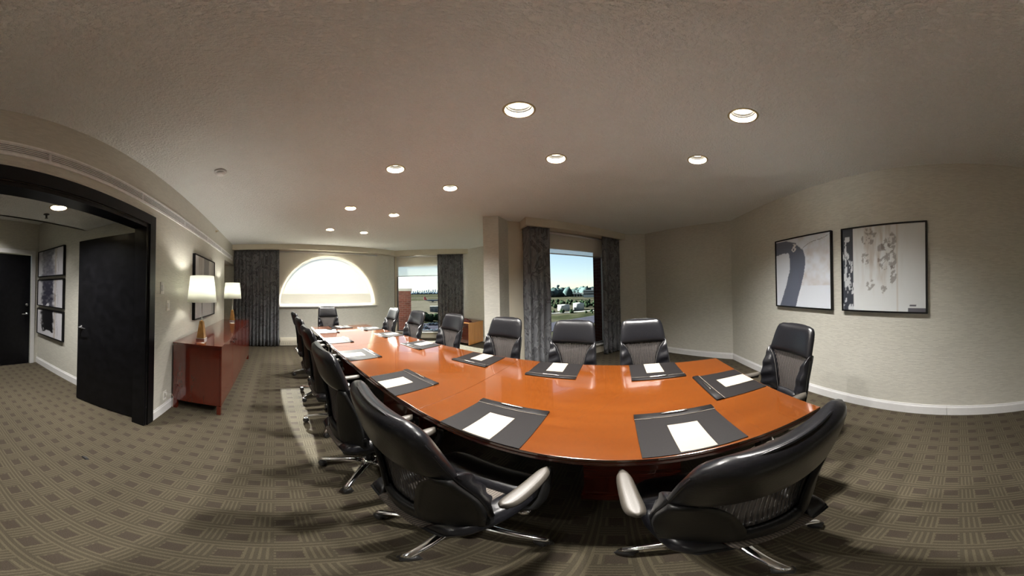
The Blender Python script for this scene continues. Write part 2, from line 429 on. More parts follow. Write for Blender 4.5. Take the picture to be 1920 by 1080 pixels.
# ------------------------------------------------------------------ room shell
H = 2.74; XL = -1.143; YB = -2.10; XR = 5.03; YF = 5.85
C1 = 5.24; C2 = 9.55
ROOM = [(XL, YB), (3.59, YB), (XR, -0.68), (XR, 0.21), (3.40, 1.84), (3.07, 1.84), (2.94, 2.06), (XR, 2.06), (XR, C2 - XR), (3.62, 5.93), (3.37, YF), (XL, YF)]
CANS = [(1.07, y) for y in (-0.735, 0.49, 1.715, 2.955, 4.17)] + [(1.805, y) for y in (-0.735, 0.49, 1.715, 2.955, 4.17)]
panel('ceiling', ROOM, [circle(x, y, 0.079) for x, y in CANS], (0, 0, H), X_, Y_, Z_, 0.004, M['ceiling'])
FL = [(-4.0, -2.4), (3.7, -2.4), (5.33, -0.8), (5.33, 0.30), (3.62, 2.0), (5.33, 2.0), (5.33, 4.55), (3.6, 6.1), (-2.3, 6.1), (-4.0, 6.1)]
panel('floor', FL, [], (0, 0, -0.05), X_, Y_, Z_, 0.05, M['carpet'], False)
# left wall with doorway and alcove opening
DY0, DY1, DZ = -0.06, 1.72, 2.11
AY0 = 4.76
panel('wall_left', [(YB, 0), (DY0, 0), (DY0, DZ), (DY1, DZ), (DY1, 0), (AY0, 0), (AY0, 2.2), (YF, 2.2), (YF, H), (YB, H)], [], (XL, 0, 0), Y_, Z_, (-1, 0, 0), 0.14, M['wall'])
panel('wall_back', rect(XL - 0.14, 0, 3.59, H), [], (0, YB, 0), X_, Z_, (0, -1, 0), 0.12, M['wall'])
def seg_wall(name, a, b, mat=None, t=0.1, z0=0, z1=H, side=1):
    a = Vector((a[0], a[1], 0)); b = Vector((b[0], b[1], 0)); e = (b - a); ln = e.length; e.normalize()
    n = Vector((e.y, -e.x, 0)) * side
    return panel(name, rect(0, z0, ln, z1), [], a, e, Z_, n, t, mat or M['wall'])
seg_wall('wall_back_angled', (3.59, YB), (XR, -0.68))
seg_wall('wall_right', (XR, -0.68), (XR, 0.21), t=0.3)
cw = [(3.07, 1.84), (2.94, 2.06)]
panel('wall_right_pier', [(3.40, 1.84), (3.07, 1.84), (2.94, 2.06), (XR, 2.06), (5.33, 2.06), (5.33, 1.88), (3.42, 1.88)], [], (0, 0, 0), X_, Y_, Z_, H, M['wall'])
seg_wall('wall_right_niche', (XR, 2.06), (XR, C2 - XR), t=0.3)
panel('wall_sun_block', rect(5.331, 1.88, 5.85, 4.2), [], (0, 0, -6), X_, Y_, Z_, 10, M['brick'])  # unseen mass added to keep the sun off the near window's brick reveal
# arched far wall
ac, ar, az0 = 1.48, 1.40, 1.09
arch = [(ac + ar * math.cos(math.pi * i / 40), az0 + ar * math.sin(math.pi * i / 40)) for i in range(41)]
panel('wall_far', [(-2.3, 0), (3.37, 0), (3.37, H), (-2.3, H)], [arch], (0, YF, 0), X_, Z_, (0, 1, 0), 0.16, M['wall'])
seg_wall('wall_far_return', (3.62, 5.93), (3.37, YF), t=0.1)
# window walls (45 degrees)
def window_wall(idx, c, s0, s1, g0, g1, zs, zt):
    a = sc(0, c)
    panel('wall_window_%s' % ('near' if idx == 1 else 'far'), rect(s0, 0, s1, H), [rect(g0, zs, g1, zt)], (a[0], a[1], 0), E_S, Z_, E_C, 0.10, M['cream'])
    w = empty('window_%d' % idx, (*sc((g0 + g1) / 2, c), 0)); tag(w, kind='structure')
    inv = w.matrix_world
    def loc(mb, name, mat, parent, **k):
        ox, oy = sc((g0 + g1) / 2, c)
        mb.v = [(x - ox, y - oy, z) for x, y, z in mb.v]
        return mb.build(name, mat, parent, **k)
    def bar(sa, sb, za, zb, ca, cb):
        mb = MB(); P = []
        for z in (za, zb):
            for s_, c_ in ((sa, ca), (sb, ca), (sb, cb), (sa, cb)):
                x, y = sc(s_, c + c_ * math.sqrt(2)); P.append((x, y, z))
        mb.add(P, [(3, 2, 1, 0), (4, 5, 6, 7), (0, 1, 5, 4), (1, 2, 6, 5), (2, 3, 7, 6), (3, 0, 4, 7)]); return mb
    loc(bar(g0, g0 + 0.04, zs, zt, 0.02, 0.07), 'window_frame', M['frame_alu'], w)
    loc(bar(g1 - 0.025, g1, zs, zt, 0.0, 0.07), 'window_frame', M['frame_white'], w)
    loc(bar(g0 + 0.04, g1 - 0.025, zs, zs + 0.03, 0.02, 0.07), 'window_frame', M['frame_alu'], w)
    loc(bar(g0 + 0.04, g1 - 0.025, zt - 0.03, zt, 0.02, 0.07), 'window_frame', M['frame_white'], w)
    loc(bar(g0 + 0.04, g1 - 0.025, zs + 0.03, zt - 0.03, 0.04, 0.046), 'window_glass', M['glass'], w)
    loc(bar(g0 - 0.05, g1 + 0.05, zs - 0.025, zs, -0.06, 0.02), 'window_sill', M['frame_white'], w, bevel=0.004)
    return bar
bar1 = window_wall(1, C1, 1.10, 3.42, 1.58, 3.30, 0.22, 2.30)
bar2 = window_wall(2, C2, -1.62, 0.37, -1.56, 0.30, 0.20, 2.30)
# brick facade reveals outside the glass
def facade(name, bar, sa, sb, ca, cb, z0, z1):
    mb = bar(sa, sb, z0, z1, ca, cb); o = mb.build(name, M['brick'], uvbox=True); tag(o, kind='structure'); return o
facade('wall_facade_near_right', bar1, 3.31, 3.55, 0.10, 0.40, -6, 5)
facade('wall_facade_near_left', bar1, 1.30, 1.56, 0.10, 0.26, -6, 5)
facade('wall_facade_far_left', bar2, -1.80, -1.60, 0.10, 0.35, -6, 5)
# window 3: arched window glass and frame in the far wall
w3 = empty('window_3', (ac, YF, 0)); tag(w3, kind='structure')
mb = MB(); rr = []
ring = []
for r in (ar, ar - 0.05):
    ring.append([(r * math.cos(math.pi * i / 40), r * math.sin(math.pi * i / 40)) for i in range(41)])
mb = MB()
vs = []
for y in (0.07, 0.13):
    for rg in ring: vs += [(x, y, az0 + z) for x, z in rg]
fs = []
for i in range(40):
    a = i
    fs += [(a, a + 1, a + 42, a + 41), (a + 82, a + 123, a + 124, a + 83), (a, a + 82, a + 83, a + 1), (a + 41, a + 42, a + 124, a + 123)]
mb.add(vs, fs); mb.box((-ar, 0.07, az0), (ar, 0.13, az0 + 0.05)); mb.build('window_frame', M['frame_white'], w3)
mb = MB(); pts = [(x, 0.1, az0 + z) for x, z in ring[1]]
mb.add(pts + [(0, 0.1, az0)], [(i, i + 1, 41) for i in range(40)]); mb.build('window_glass', M['glass'], w3)
mb = MB(); mb.box((-ar - 0.03, -0.05, az0 - 0.03), (ar + 0.03, 0.01, az0)); mb.build('window_sill', M['white'], w3, bevel=0.004)
# alcove on the left beside the drapes
panel('wall_alcove_back', rect(4.6, 0, YF, 2.2), [], (-2.10, 0, 0), Y_, Z_, (-1, 0, 0), 0.1, M['cream'])
panel('wall_alcove_side', rect(-2.1, 0, XL - 0.14, 2.2), [], (0, AY0, 0), X_, Z_, (0, -1, 0), 0.1, M['cream'])
panel('ceiling_alcove', rect(-2.1, AY0 - 0.1, XL - 0.14, YF), [], (0, 0, 2.2), X_, Y_, Z_, 0.05, M['cream'])
# outer roof so that no daylight leaks in
panel('ceiling_roof', [(-4.1, -2.4), (3.7, -2.4), (5.5, -0.8), (5.5, 0.33), (3.78, 1.98), (5.5, 1.98), (5.5, 4.4), (3.8, 6.1), (-4.1, 6.1)], [], (0, 0, 3.1), X_, Y_, Z_, 0.3, M['concrete'], False)
panel('wall_facade_far', [(-4.0, -6), (3.60, -6), (3.60, 0.0), (-4.0, 0.0)], [], (0, 6.01, 0), X_, Z_, (0, 1, 0), 0.05, M['brick'])
panel('wall_facade_far_top', rect(-4.0, H, 3.6, 3.4), [], (0, 6.01, 0), X_, Z_, (0, 1, 0), 0.05, M['brick'])

# hall behind the doorway
HX = -3.72; HY = 1.93; HW = XL - 0.14
panel('wall_hall_side', rect(HX, 0, HW, H), [], (0, HY, 0), X_, Z_, (0, 1, 0), 0.1, M['wall'])
panel('wall_hall_end', [(-1.6, 0), (0.87, 0), (0.87, 2.11), (1.78, 2.11), (1.78, 0), (HY, 0), (HY, H), (-1.6, H)], [], (HX, 0, 0), Y_, Z_, (-1, 0, 0), 0.12, M['wall'])
panel('wall_hall_back', rect(HX - 0.1, 0, HW, H), [], (0, -1.6, 0), X_, Z_, (0, -1, 0), 0.1, M['wall'])
hl = (-1.80, 1.14)
panel('ceiling_hall_low', rect(-2.33, -1.6, HW, HY), [circle(*hl, 0.079)], (0, 0, 2.30), X_, Y_, Z_, 0.004, M['ceiling'])
panel('ceiling_hall_fascia', rect(-1.6, 2.30, HY, H), [], (-2.33, 0, 0), Y_, Z_, (1, 0, 0), 0.04, M['cream'])
panel('ceiling_hall_high', rect(HX, -1.6, -2.33, HY), [circle(-3.05, 0.75, 0.079)], (0, 0, H), X_, Y_, Z_, 0.004, M['ceiling'])
panel('wall_hall_outer', rect(-1.7, H - 0.001, 2.05, 3.1), [], (HX, 0, 0), Y_, Z_, (-1, 0, 0), 0.05, M['cream'])

# soffits above the curtains
panel('trim_1', rect(XL, 5.63, 3.44, YF), [], (0, 0, 2.60), X_, Y_, Z_, H - 2.60, M['cream'])
p = [sc(-1.56, 9.12), sc(0.665, 9.12), (XR, C2 - XR), (3.62, 5.93), (3.37, YF), (3.44, 5.70)]
panel('trim_2', p, [], (0, 0, 2.60), X_, Y_, Z_, H - 2.60, M['cream'])
p = [sc(1.33, 4.81), (XR, 4.81 - XR), (XR, C1 - XR), sc(1.33, C1)]
panel('trim_3', p, [], (0, 0, 2.59), X_, Y_, Z_, H - 2.59, M['cream'])

# baseboards
def baseboard(name, a, b, h=0.125, t=0.014, inward=1):
    a = Vector((*a, 0)); b = Vector((*b, 0)); e = (b - a); ln = e.length; e.normalize(); n = Vector((-e.y, e.x, 0)) * inward
    mb = MB(); prof = [(0, 0), (t, 0), (t, h * 0.78), (t * 0.55, h * 0.9), (t * 0.45, h), (0, h)]
    rs = [[tuple(q + n * p_[0] + Vector((0, 0, p_[1]))) for p_ in prof] for q in (a, b)]
    mb.rings(rs, smooth=False); o = mb.build(name, M['white']); tag(o, kind='structure')
baseboard('baseboard_back', (0.117, YB), (3.59, YB)); baseboard('baseboard_back_left', (XL, YB), (0.114, YB))
baseboard('baseboard_back_angled', (3.59, YB), (XR, -0.68)); baseboard('baseboard_right', (XR, -0.68), (XR, 0.21))
baseboard('baseboard_left', (XL, AY0), (XL, 1.83)); baseboard('baseboard_left_rear', (XL, -0.17), (XL, YB))
baseboard('baseboard_hall', (HW, HY), (HX, HY)); baseboard('baseboard_niche', (XR, 2.06), (XR, 4.4))
baseboard('baseboard_hall_end', (HX, 0.80), (HX, -1.6)); baseboard('baseboard_pier', (2.94, 2.06), (3.07, 1.84), inward=-1)

# black double-door frame and leaf (door_1), entry door (door_2)
d1 = empty('door_1', (XL, DY1, 0)); tag(d1, kind='structure')
def rel(mb, o): l = o.location; mb.v = [(x - l.x, y - l.y, z - l.z) for x, y, z in mb.v]; return mb
mb = MB()
mb.box((XL, DY1, 0), (XL + 0.02, DY1 + 0.10, DZ + 0.10)); mb.box((XL, DY0 - 0.10, 0), (XL + 0.02, DY0, DZ + 0.10)); mb.box((XL, DY0, DZ), (XL + 0.02, DY1, DZ + 0.10))
rel(mb, d1).build('casing', M['black_wood'], d1, bevel=0.004)
mb = MB(); mb.box((XL - 0.14, DY1 - 0.035, 0), (XL, DY1, DZ)); mb.box((XL - 0.14, DY0, 0), (XL, DY0 + 0.035, DZ)); mb.box((XL - 0.14, DY0 + 0.035, DZ - 0.035), (XL, DY1 - 0.035, DZ))
rel(mb, d1).build('door_jamb', M['black_wood'], d1)
leaf = MB(); leaf.box((0, -0.022, 0.012), (0.83, 0.022, 2.065))
lf = leaf.build('door_leaf', M['black_wood'], d1, bevel=0.003)
lf.location = (-0.15, 0.065, 0); lf.rotation_euler = (0, 0, R(187.5))
def lever(parent, x, y, z, mat, sgn=1):
    mb = MB(); mb.lathe([(0.026, 0), (0.026, 0.012), (0.012, 0.016), (0.012, 0.05)], n=16)
    mb.sweep([(0, 0, 0.045), (0.03, 0, 0.05), (0.11, 0, 0.048)], 0.008, 0.006)
    return mb
mb = lever(None, 0, 0, 0, None); o = mb.build('door_handle', M['black_metal'], lf); o.location = (0.77, 0.022, 1.0); o.rotation_euler = (R(-90), 0, R(180))
o.rotation_euler = (R(-90), R(180), 0)
mb = lever(None, 0, 0, 0, None); o = mb.build('door_handle', M['black_metal'], lf); o.location = (0.77, -0.022, 1.0); o.rotation_euler = (R(90), R(180), 0)
for z in (0.25, 1.05, 1.85):
    mb = MB(); mb.lathe([(0.007, 0), (0.007, 0.09)], n=10); mb.box((-0.004, -0.03, 0), (0.0, 0.03, 0.09))
    o = mb.build('hinge', M['nickel'], d1); o.location = (-0.146, 0.04, z)
d2 = empty('door_2', (HX, 1.325, 0)); tag(d2, kind='structure')
mb = MB(); mb.box((HX - 0.05, 0.885, 0.008), (HX - 0.005, 1.765, 2.095)); rel(mb, d2).build('door_leaf', M['black_wood'], d2, bevel=0.003)
mb = MB(); mb.box((HX, 1.78, 0), (HX + 0.018, 1.86, 2.19)); mb.box((HX, 0.79, 0), (HX + 0.018, 0.87, 2.19)); mb.box((HX, 0.87, 2.11), (HX + 0.018, 1.78, 2.19))
rel(mb, d2).build('casing', M['white'], d2, bevel=0.004)
mb = lever(None, 0, 0, 0, None); o = mb.build('door_handle', M['nickel'], d2); o.location = (-0.005, 0.37, 0.99); o.rotation_euler = (0, R(90), R(0)); o.rotation_euler = (R(90), 0, R(90))
o.rotation_euler = Matrix(((0, 0, 1), (-1, 0, 0), (0, -1, 0))).to_euler()
mb = MB(); mb.lathe([(0.024, 0), (0.024, 0.014), (0.014, 0.02)], n=16); o = mb.build('deadbolt', M['nickel'], d2); o.location = (-0.005, 0.37, 1.16); o.rotation_euler = (0, R(90), 0)

# ------------------------------------------------------------------ lights in the ceiling
def recessed(x, y, z, label, group, power, first=True):
    t = empty('recessed_ceiling_light', (x, y, z)); tag(t, label, 'ceiling light', group)
    mb = MB(); mb.lathe([(0.0785, 0.002), (0.0785, -0.004), (0.088, -0.005), (0.093, -0.001), (0.093, 0.0)], n=28, cap0=False, cap1=False); mb.build('trim_ring', M['can_rim'], t)
    mb = MB(); mb.lathe([(0.0785, 0.0), (0.074, 0.05)], n=28, cap0=False, cap1=False); mb.build('reflector', M['can'], t)
    mb = MB(); mb.lathe([(0.074, 0.05), (0.066, 0.052), (0.066, 0.075), (0.066, 0.08)], n=28, cap0=False, cap1=False); mb.build('baffle', M['black_metal'], t)
    mb = MB(); mb.lathe([(0.066, 0.085), (0.045, 0.078), (0.02, 0.074)], n=28); mb.build('lamp_lens', M['bulb'], t)
    mb = MB(); mb.lathe([(0.082, 0.005), (0.082, 0.10)], n=28, cap0=False, cap1=True); mb.build('housing', M['ventdark'], t)
    ld = bpy.data.lights.new('can_lamp', 'AREA'); ld.shape = 'DISK'; ld.size = 0.11; ld.energy = power; ld.color = CAN_COLOR; ld.spread = R(135)
    lo = bpy.data.objects.new('can_lamp', ld); lo.parent = t; lo.location = (0, 0, 0.068); COL.objects.link(lo)
ords = ['first', 'second', 'third', 'fourth', 'fifth']
for k, (x, y) in enumerate(CANS):
    row = 'farther from the windows' if x < 1.4 else 'nearer the windows'
    recessed(x, y, H, 'round recessed ceiling light, %s from the picture wall in the row %s' % (ords[k % 5], row), 'recessed lights over the conference table', CAN_POWER)
recessed(hl[0], hl[1], 2.30, 'round recessed light in the low hall ceiling outside the doorway', None, 26.0)
recessed(-3.05, 0.75, H, 'added recessed light, out of view in the raised hall ceiling, brightening the hall', None, 22.0)  # extra can added out of view to brighten the hall

# ------------------------------------------------------------------ carpeted room: conference table
tb = empty('conference_table', (1.32, 1.78, 0))
tag(tb, 'long glossy cherry conference table set with black desk pads in the middle of the room', 'table')
LE = [(0.675, -0.90), (0.700, -0.30), (0.708, 0.30), (0.716, 0.95), (0.724, 1.60), (0.730, 2.70), (0.738, 3.6), (0.742, 4.45)]
RE = [(1.872, -0.91), (1.915, -0.30), (1.945, 0.30), (1.962, 0.95), (1.975, 1.60), (1.985, 2.70), (1.985, 3.6), (1.97, 4.45)]
def interp(E_, y): return float(np.interp(y, [p[1] for p in E_], [p[0] for p in E_]))
def top_slab(y0, y1, inset, z0, z1, ends):
    ys = [y0 + (y1 - y0) * i / 10 for i in range(11)]
    ol = [(interp(LE, y) + inset, y) for y in ys] + [(interp(RE, y) - inset, y) for y in reversed(ys)]
    mb = MB(); n = len(ol); rs = [[(x - 1.32, y - 1.78, z) for x, y in ol] for z in (z0, z1)]
    mb.rings(rs, smooth=False); return mb
for (y0, y1) in ((-0.90, 0.9490), (0.9505, 2.6990), (2.7005, 4.45)):
    top_slab(y0, y1, 0, 0.722, 0.74, 0).build('tabletop', M['cherry'], tb, bevel=0.003)
top_slab(-0.902, 4.452, -0.002, 0.700, 0.7215, 0).build('edge_moulding', M['cherry_dark'], tb, bevel=0.004)
top_slab(-0.70, 4.25, 0.24, 0.655, 0.70, 0).build('apron', M['cherry_dark'], tb)
for (y0, y1) in ((-0.28, 0.18), (1.40, 1.86), (3.30, 3.76)):
    mb = MB(); mb.box((1.0 - 1.32, y0 - 1.78, 0.03), (1.66 - 1.32, y1 - 1.78, 0.655)); mb.box((0.985 - 1.32, y0 - 0.015 - 1.78, 0.0), (1.675 - 1.32, y1 + 0.015 - 1.78, 0.07))
    mb.build('pedestal', M['cherry_dark'], tb, bevel=0.004)

# ------------------------------------------------------------------ executive chair
def curve(pts):
    xs = [p[0] for p in pts]; ys = [p[1] for p in pts]
    return lambda t: float(np.interp(t, xs, ys))
wz = curve([(0.375, .205), (0.42, .222), (0.47, .232), (0.55, .238), (0.68, .245), (0.8, .240), (0.95, .226), (1.04, .218), (1.09, .208), (1.115, .19), (1.13, .150)])
yc = curve([(0.375, -.175), (0.42, -.188), (0.50, -.205), (0.60, -.215), (0.70, -.222), (0.80, -.236), (0.9, -.256), (1.0, -.283), (1.08, -.306), (1.13, -.318)])
kz = curve([(0.375, .08), (0.42, .09), (0.55, .095), (0.75, .075), (0.9, .045), (1.13, .025)])
def S(s_, z, off=0.0): return (s_ * wz(z), yc(z) + kz(z) * abs(s_) ** 2.2 + off, z)
bz = curve([(0.50, .42), (0.56, .41), (0.62, .42), (0.70, .47), (0.78, .56), (0.85, .70), (0.89, .85), (0.915, .97), (1.0, 1.0)])
def back_patch(s0, s1, z0, z1, puff, base=0.004, wr=0.0, nu=14, nv=16, rear=None, edge=4):
    def fr(u, v):
        z = z0 + (z1 - z0) * v; a = s0(z); b = s1(z); s_ = a + (b - a) * u
        q = max(0.0, (1 - abs(2 * u - 1) ** edge)) ** 0.5 * max(0.0, (1 - abs(2 * v - 1) ** edge)) ** 0.5
        w = wr * math.sin(v * 23 + s_ * 6) * q
        return S(s_, z, base + puff * q + w)
    def bk(u, v):
        z = z0 + (z1 - z0) * v; a = s0(z); b = s1(z); s_ = a + (b - a) * u
        q = max(0.0, (1 - abs(2 * u - 1) ** edge)) ** 0.5 * max(0.0, (1 - abs(2 * v - 1) ** edge)) ** 0.5
        return S(s_, z, (-0.004 if rear is None else -0.012 - rear * q))
    mb = MB(); mb.slab(fr, bk, nu, nv); return mb
K = lambda c: (lambda z: c)
def make_chair():
    t = empty('office_chair', (0, 0, 0))
    # backrest
    def shf(u, v):
        z = 0.42 + 0.70 * v; return S(2 * u - 1, z, 0.0)
    def shb(u, v):
        z = 0.42 + 0.70 * v; s_ = 2 * u - 1; return S(s_, z, -0.030 * (1 - abs(s_) ** 6) - 0.006)
    # the rear shell is a ring round an open mesh window
    mb = MB(); mb.slab(lambda u, v: S(2 * u - 1, 0.378 + 0.192 * v), lambda u, v: (lambda p: (p[0], p[1] - 0.034, p[2]))(S(2 * u - 1, 0.378 + 0.192 * v)), 18, 6)
    bk = mb.build('backrest', M['plastic'], t)
    for sg in (-1, 1):
        f = lambda z, sg=sg: sg * bz(z) * 0.97
        g = lambda z, sg=sg: sg * 1.0
        lo, hi = (g, f) if sg < 0 else (f, g)
        back_patch(lo, hi, 0.55, 0.93, 0.046, 0.004, 0.0065, 8, 40, rear=0.004).build('side_bolster', M['leather'], t)
    back_patch(lambda z: -1.0, lambda z: 1.0, 0.895, 1.13, 0.038, 0.0, 0, 22, 14, rear=0.030, edge=5).build('headrest', M['leather'], t)
    back_patch(lambda z: -bz(z), lambda z: bz(z), 0.555, 0.915, 0.0, 0.004, 0, 12, 12).build('mesh_panel', M['mesh'], t)
    back_patch(K(-0.44), K(0.44), 0.475, 0.585, 0.030, 0.012, 0.004, 14, 8).build('lumbar_pad', M['leather'], t)
    for sg in (-1, 1):
        mb = MB(); mb.sweep([S(sg * bz(z) * 0.985, z, 0.012 + 0.012 * min(1, (z - 0.53) * 8)) for z in np.linspace(0.55, 0.90, 16)], 0.0035, 0.0035, 6); mb.build('piping', M['piping'], t)
    # rear frame either side of the open mesh
    for sg in (-1, 1):
        def rc(off, sg=sg):
            def f(u, v):
                z = 0.46 + 0.46 * v; a_ = bz(z) * 0.86; s_ = sg * (a_ + (1.0 - a_) * u)
                return S(s_, z, off - 0.004 * math.sin(math.pi * u))
            return f
        mb = MB(); mb.slab(rc(-0.018), rc(-0.034), 6, 16); mb.build('rear_frame', M['plastic'], t)
    pp = [S(-0.985, z, -0.01) for z in np.linspace(0.50, 1.08, 14)] + [S(s_, 1.13 - 0.05 * abs(s_) ** 6, -0.012) for s_ in np.linspace(-0.9, 0.9, 13)] + [S(0.985, z, -0.01) for z in np.linspace(1.08, 0.50, 14)]
    mb = MB(); mb.sweep(pp, 0.004, 0.004, 6); mb.build('piping', M['leather'], t)
    # seat
    ws = curve([(-.25, .19), (-.2, .225), (-.05, .245), (.12, .25), (.2, .24), (.245, .20), (.262, .15)])
    def seat_pt(u, yy, z): return ((2 * u - 1) * ws(yy), yy, z)
    def zt(yy, s_): return 0.445 + 0.018 * abs(s_) ** 2.5 - (max(0, yy - 0.14) / 0.12) ** 2 * 0.035
    def seat_patch(u0, u1, y0, y1, puff, base, edge=4, nu=14, nv=14, wr=0.0):
        def fr(u, v):
            yy = y0 + (y1 - y0) * v; uu = u0 + (u1 - u0) * u
            q = max(0.0, 1 - abs(2 * u - 1) ** edge) ** 0.5 * max(0.0, 1 - abs(2 * v - 1) ** edge) ** 0.5
            return seat_pt(uu, yy, zt(yy, 2 * uu - 1) + base + puff * q + wr * math.sin(v * 18) * q)
        def bk_(u, v):
            yy = y0 + (y1 - y0) * v; uu = u0 + (u1 - u0) * u
            return seat_pt(uu, yy, zt(yy, 2 * uu - 1) - 0.012)
        mb = MB(); mb.slab(fr, bk_, nu, nv); return mb
    mb = MB(); mb.slab(lambda u, v: seat_pt(u, -0.245 + 0.495 * v, zt(-0.245 + 0.495 * v, 2 * u - 1) - 0.005), lambda u, v: ((2 * u - 1) * ws(-0.245 + 0.495 * v) * 0.9, (-0.245 + 0.495 * v) * 0.93, 0.405), 14, 14)
    mb.build('seat', M['plastic'], t)
    seat_patch(0, 1, 0.065, 0.262, 0.052, 0.0, 4, 22, 12).build('front_cushion', M['leather'], t)
    seat_patch(0, 0.22, -0.235, 0.075, 0.050, 0.0, 3, 8, 20, 0.003).build('side_cushion', M['leather'], t)
    seat_patch(0.78, 1, -0.235, 0.075, 0.050, 0.0, 3, 8, 20, 0.003).build('side_cushion', M['leather'], t)
    seat_patch(0.20, 0.80, -0.245, 0.085, 0.006, 0.008).build('seat_mesh', M['seatmesh'], t)
    # arms
    for sg in (-1, 1):
        pts = [(.17, .02, .405), (.225, .03, .405), (.262, .05, .42), (.275, .085, .47), (.278, .125, .54), (.278, .158, .60), (.278, .160, .632), (.278, .135, .650), (.277, .06, .655), (.272, -.04, .652), (.268, -.11, .640)]
        mb = MB(); mb.sweep([(sg * a, b, c) for a, b, c in pts], 0.018, 0.012, 10, up=(1, 0, 0), taper=[1, 1, 1.1, 1.2, 1.3, 1.1, 1, 1, 1, .9, .6])
        am = mb.build('armrest', M['plastic'], t)
        def pf(u, v, sg=sg):
            yy = -0.125 + 0.255 * v; w = 0.029 * max(0.02, 1 - abs(2 * v - 1) ** 5) ** 0.5 * (1.0 - 0.15 * v); q = max(0.0, 1 - abs(2 * u - 1) ** 3) ** 0.5
            zz = 0.668 - 0.012 * max(0, -yy) * 8 * 0.3 - 0.03 * max(0, yy - 0.09)
            return (sg * (0.272 + 0.05 * yy) + (2 * u - 1) * w, yy, zz + 0.018 * q)
        def pb(u, v, sg=sg):
            p_ = pf(u, v, sg); return (p_[0], p_[1], 0.662 - 0.004)
        mb = MB(); mb.slab(pf, pb, 8, 18); mb.build('arm_pad', M['lit_pad'], am)
    mb = MB(); mb.box((-0.11, -0.13, 0.365), (0.11, 0.12, 0.41)); mb.box((-0.035, -0.235, 0.40), (0.035, -0.10, 0.43)); mb.build('tilt_mechanism', M['black_metal'], t, bevel=0.008)
    mb = MB(); mb.sweep([(0.10, 0.03, 0.385), (0.18, 0.035, 0.385), (0.235, 0.04, 0.378)], 0.006, 0.006, 8); mb.lathe([(0.0, -0.02), (0.02, -0.018), (0.022, 0.0), (0.02, 0.018), (0.0, 0.02)], (0.235, 0.04, 0.378), 12, False, False); mb.build('height_lever', M['chrome'], t)
    mb = MB(); mb.lathe([(0.028, 0.10), (0.028, 0.24), (0.018, 0.245), (0.018, 0.37)], n=18); mb.build('gas_lift', M['black_metal'], t)
    bs = MB(); bs.lathe([(0.03, 0.078), (0.045, 0.085), (0.048, 0.125), (0.034, 0.14)], n=20); bs = bs.build('base', M['chrome'], t)
    for k in range(5):
        a = R(4 + 72 * k); ca, sa = math.cos(a), math.sin(a)
        rs = []
        for r, zc, w, hh in ((0.035, .107, .028, .018), (0.10, .108, .026, .019), (0.18, .101, .021, .017), (0.26, .088, .018, .014), (0.305, .078, .017, .011), (0.318, .073, .010, .006)):
            ring_ = []
            for j in range(12):
                q = 2 * math.pi * j / 12; lat = w * math.cos(q); up = hh * math.sin(q)
                ring_.append((r * ca - lat * sa, r * sa + lat * ca, zc + up))
            rs.append(ring_)
        mb = MB(); mb.rings(rs); mb.build('leg', M['chrome'], bs)
        mb = MB(); cx, cy = 0.298 * ca, 0.298 * sa
        mb.lathe([(0.006, 0.05), (0.006, 0.075)], (cx, cy, 0), 8)
        b_ = a + 0.9
        for dd in (-1, 1):
            ax = Vector((math.cos(b_), math.sin(b_), 0)); tt = Vector((-ax.y, ax.x, 0)); rs = []
            for off, rr_ in ((0.004, .022), (0.006, .027), (0.018, .027), (0.022, .02)):
                rs.append([tuple(Vector((cx, cy, 0.0275)) + ax * off * dd + (tt * math.cos(2 * math.pi * j / 16) + Vector((0, 0, 1)) * math.sin(2 * math.pi * j / 16)) * rr_) for j in range(16)])
            mb.rings(rs)
        mb.lathe([(0.024, 0.034), (0.025, 0.05), (0.015, 0.058)], (cx, cy, 0), 12)
        mb.build('caster', M['rubber'], bs)
    return t
G1 = 'executive chairs along the sideboard side of the table'; G2 = 'executive chairs along the window side of the table'
# (x, y, rotation, base twist, label, group)
CH = [
 (0.585, -0.285, -90 + 3, 43 - 4, 'black leather chair in the right foreground, seen from behind, nearest the picture wall', G1),
 (0.57, 0.53, -90 - 3, 0, 'black leather chair in the left foreground with its seat in view, second on sideboard side', G1),
 (0.57, 1.26, -90 + 2, 20, 'black leather chair seen edge-on, third from the picture wall on the sideboard side', G1),
 (0.59, 2.06, -90 + 3, 33, 'black leather chair seen edge-on, fourth from the picture wall on the sideboard side', G1),
 (0.60, 2.80, -90 + 2, 10, 'black leather chair seen edge-on, fifth from the picture wall on the sideboard side', G1),
 (0.61, 3.62, -90 + 2, 50, 'black leather chair farthest along the sideboard side, nearest the arched window', G1),
 (1.92, -0.27, 90 + 5, 12, 'black chair facing us on the window side, rightmost of its row', G2),
 (1.91, 0.465, 90 - 4, 30, 'black chair facing us in front of the near window, daylight through its mesh', G2),
 (1.98, 1.29, 90 - 4, 5, 'black chair facing us between the wall pier and the near left drape', G2),
 (2.00, 2.17, 90 - 8, 22, 'black chair in front of the low wooden cabinet and the far drape', G2),
 (1.98, 2.98, 90 - 4, 40, 'black chair on the window side before the glass of the corner window', G2),
 (2.02, 3.83, 90 - 6, 60, 'black chair farthest along the window side, before the brick pier outside', G2),
 (1.19, 4.62, 180, 15, 'black chair alone at the far head of the table below the arched window', None),
 (1.20, -0.97, 0 - 3, 26, 'black chair alone at the near head of the table, lit bluish', None)]
proto = make_chair()
for k, (x, y, rz, tw, lab, grp) in enumerate(CH):
    o = proto if k == 0 else copy_tree(proto)
    o.location = (x, y, 0); o.rotation_euler = (0, 0, R(rz))
    o['label'] = lab; o['category'] = 'chair'
    if grp: o['group'] = grp
    elif 'group' in o.keys(): del o['group']
    for ch in o.children:
        if ch.name.startswith('base'): ch.rotation_euler = (0, 0, R(tw))

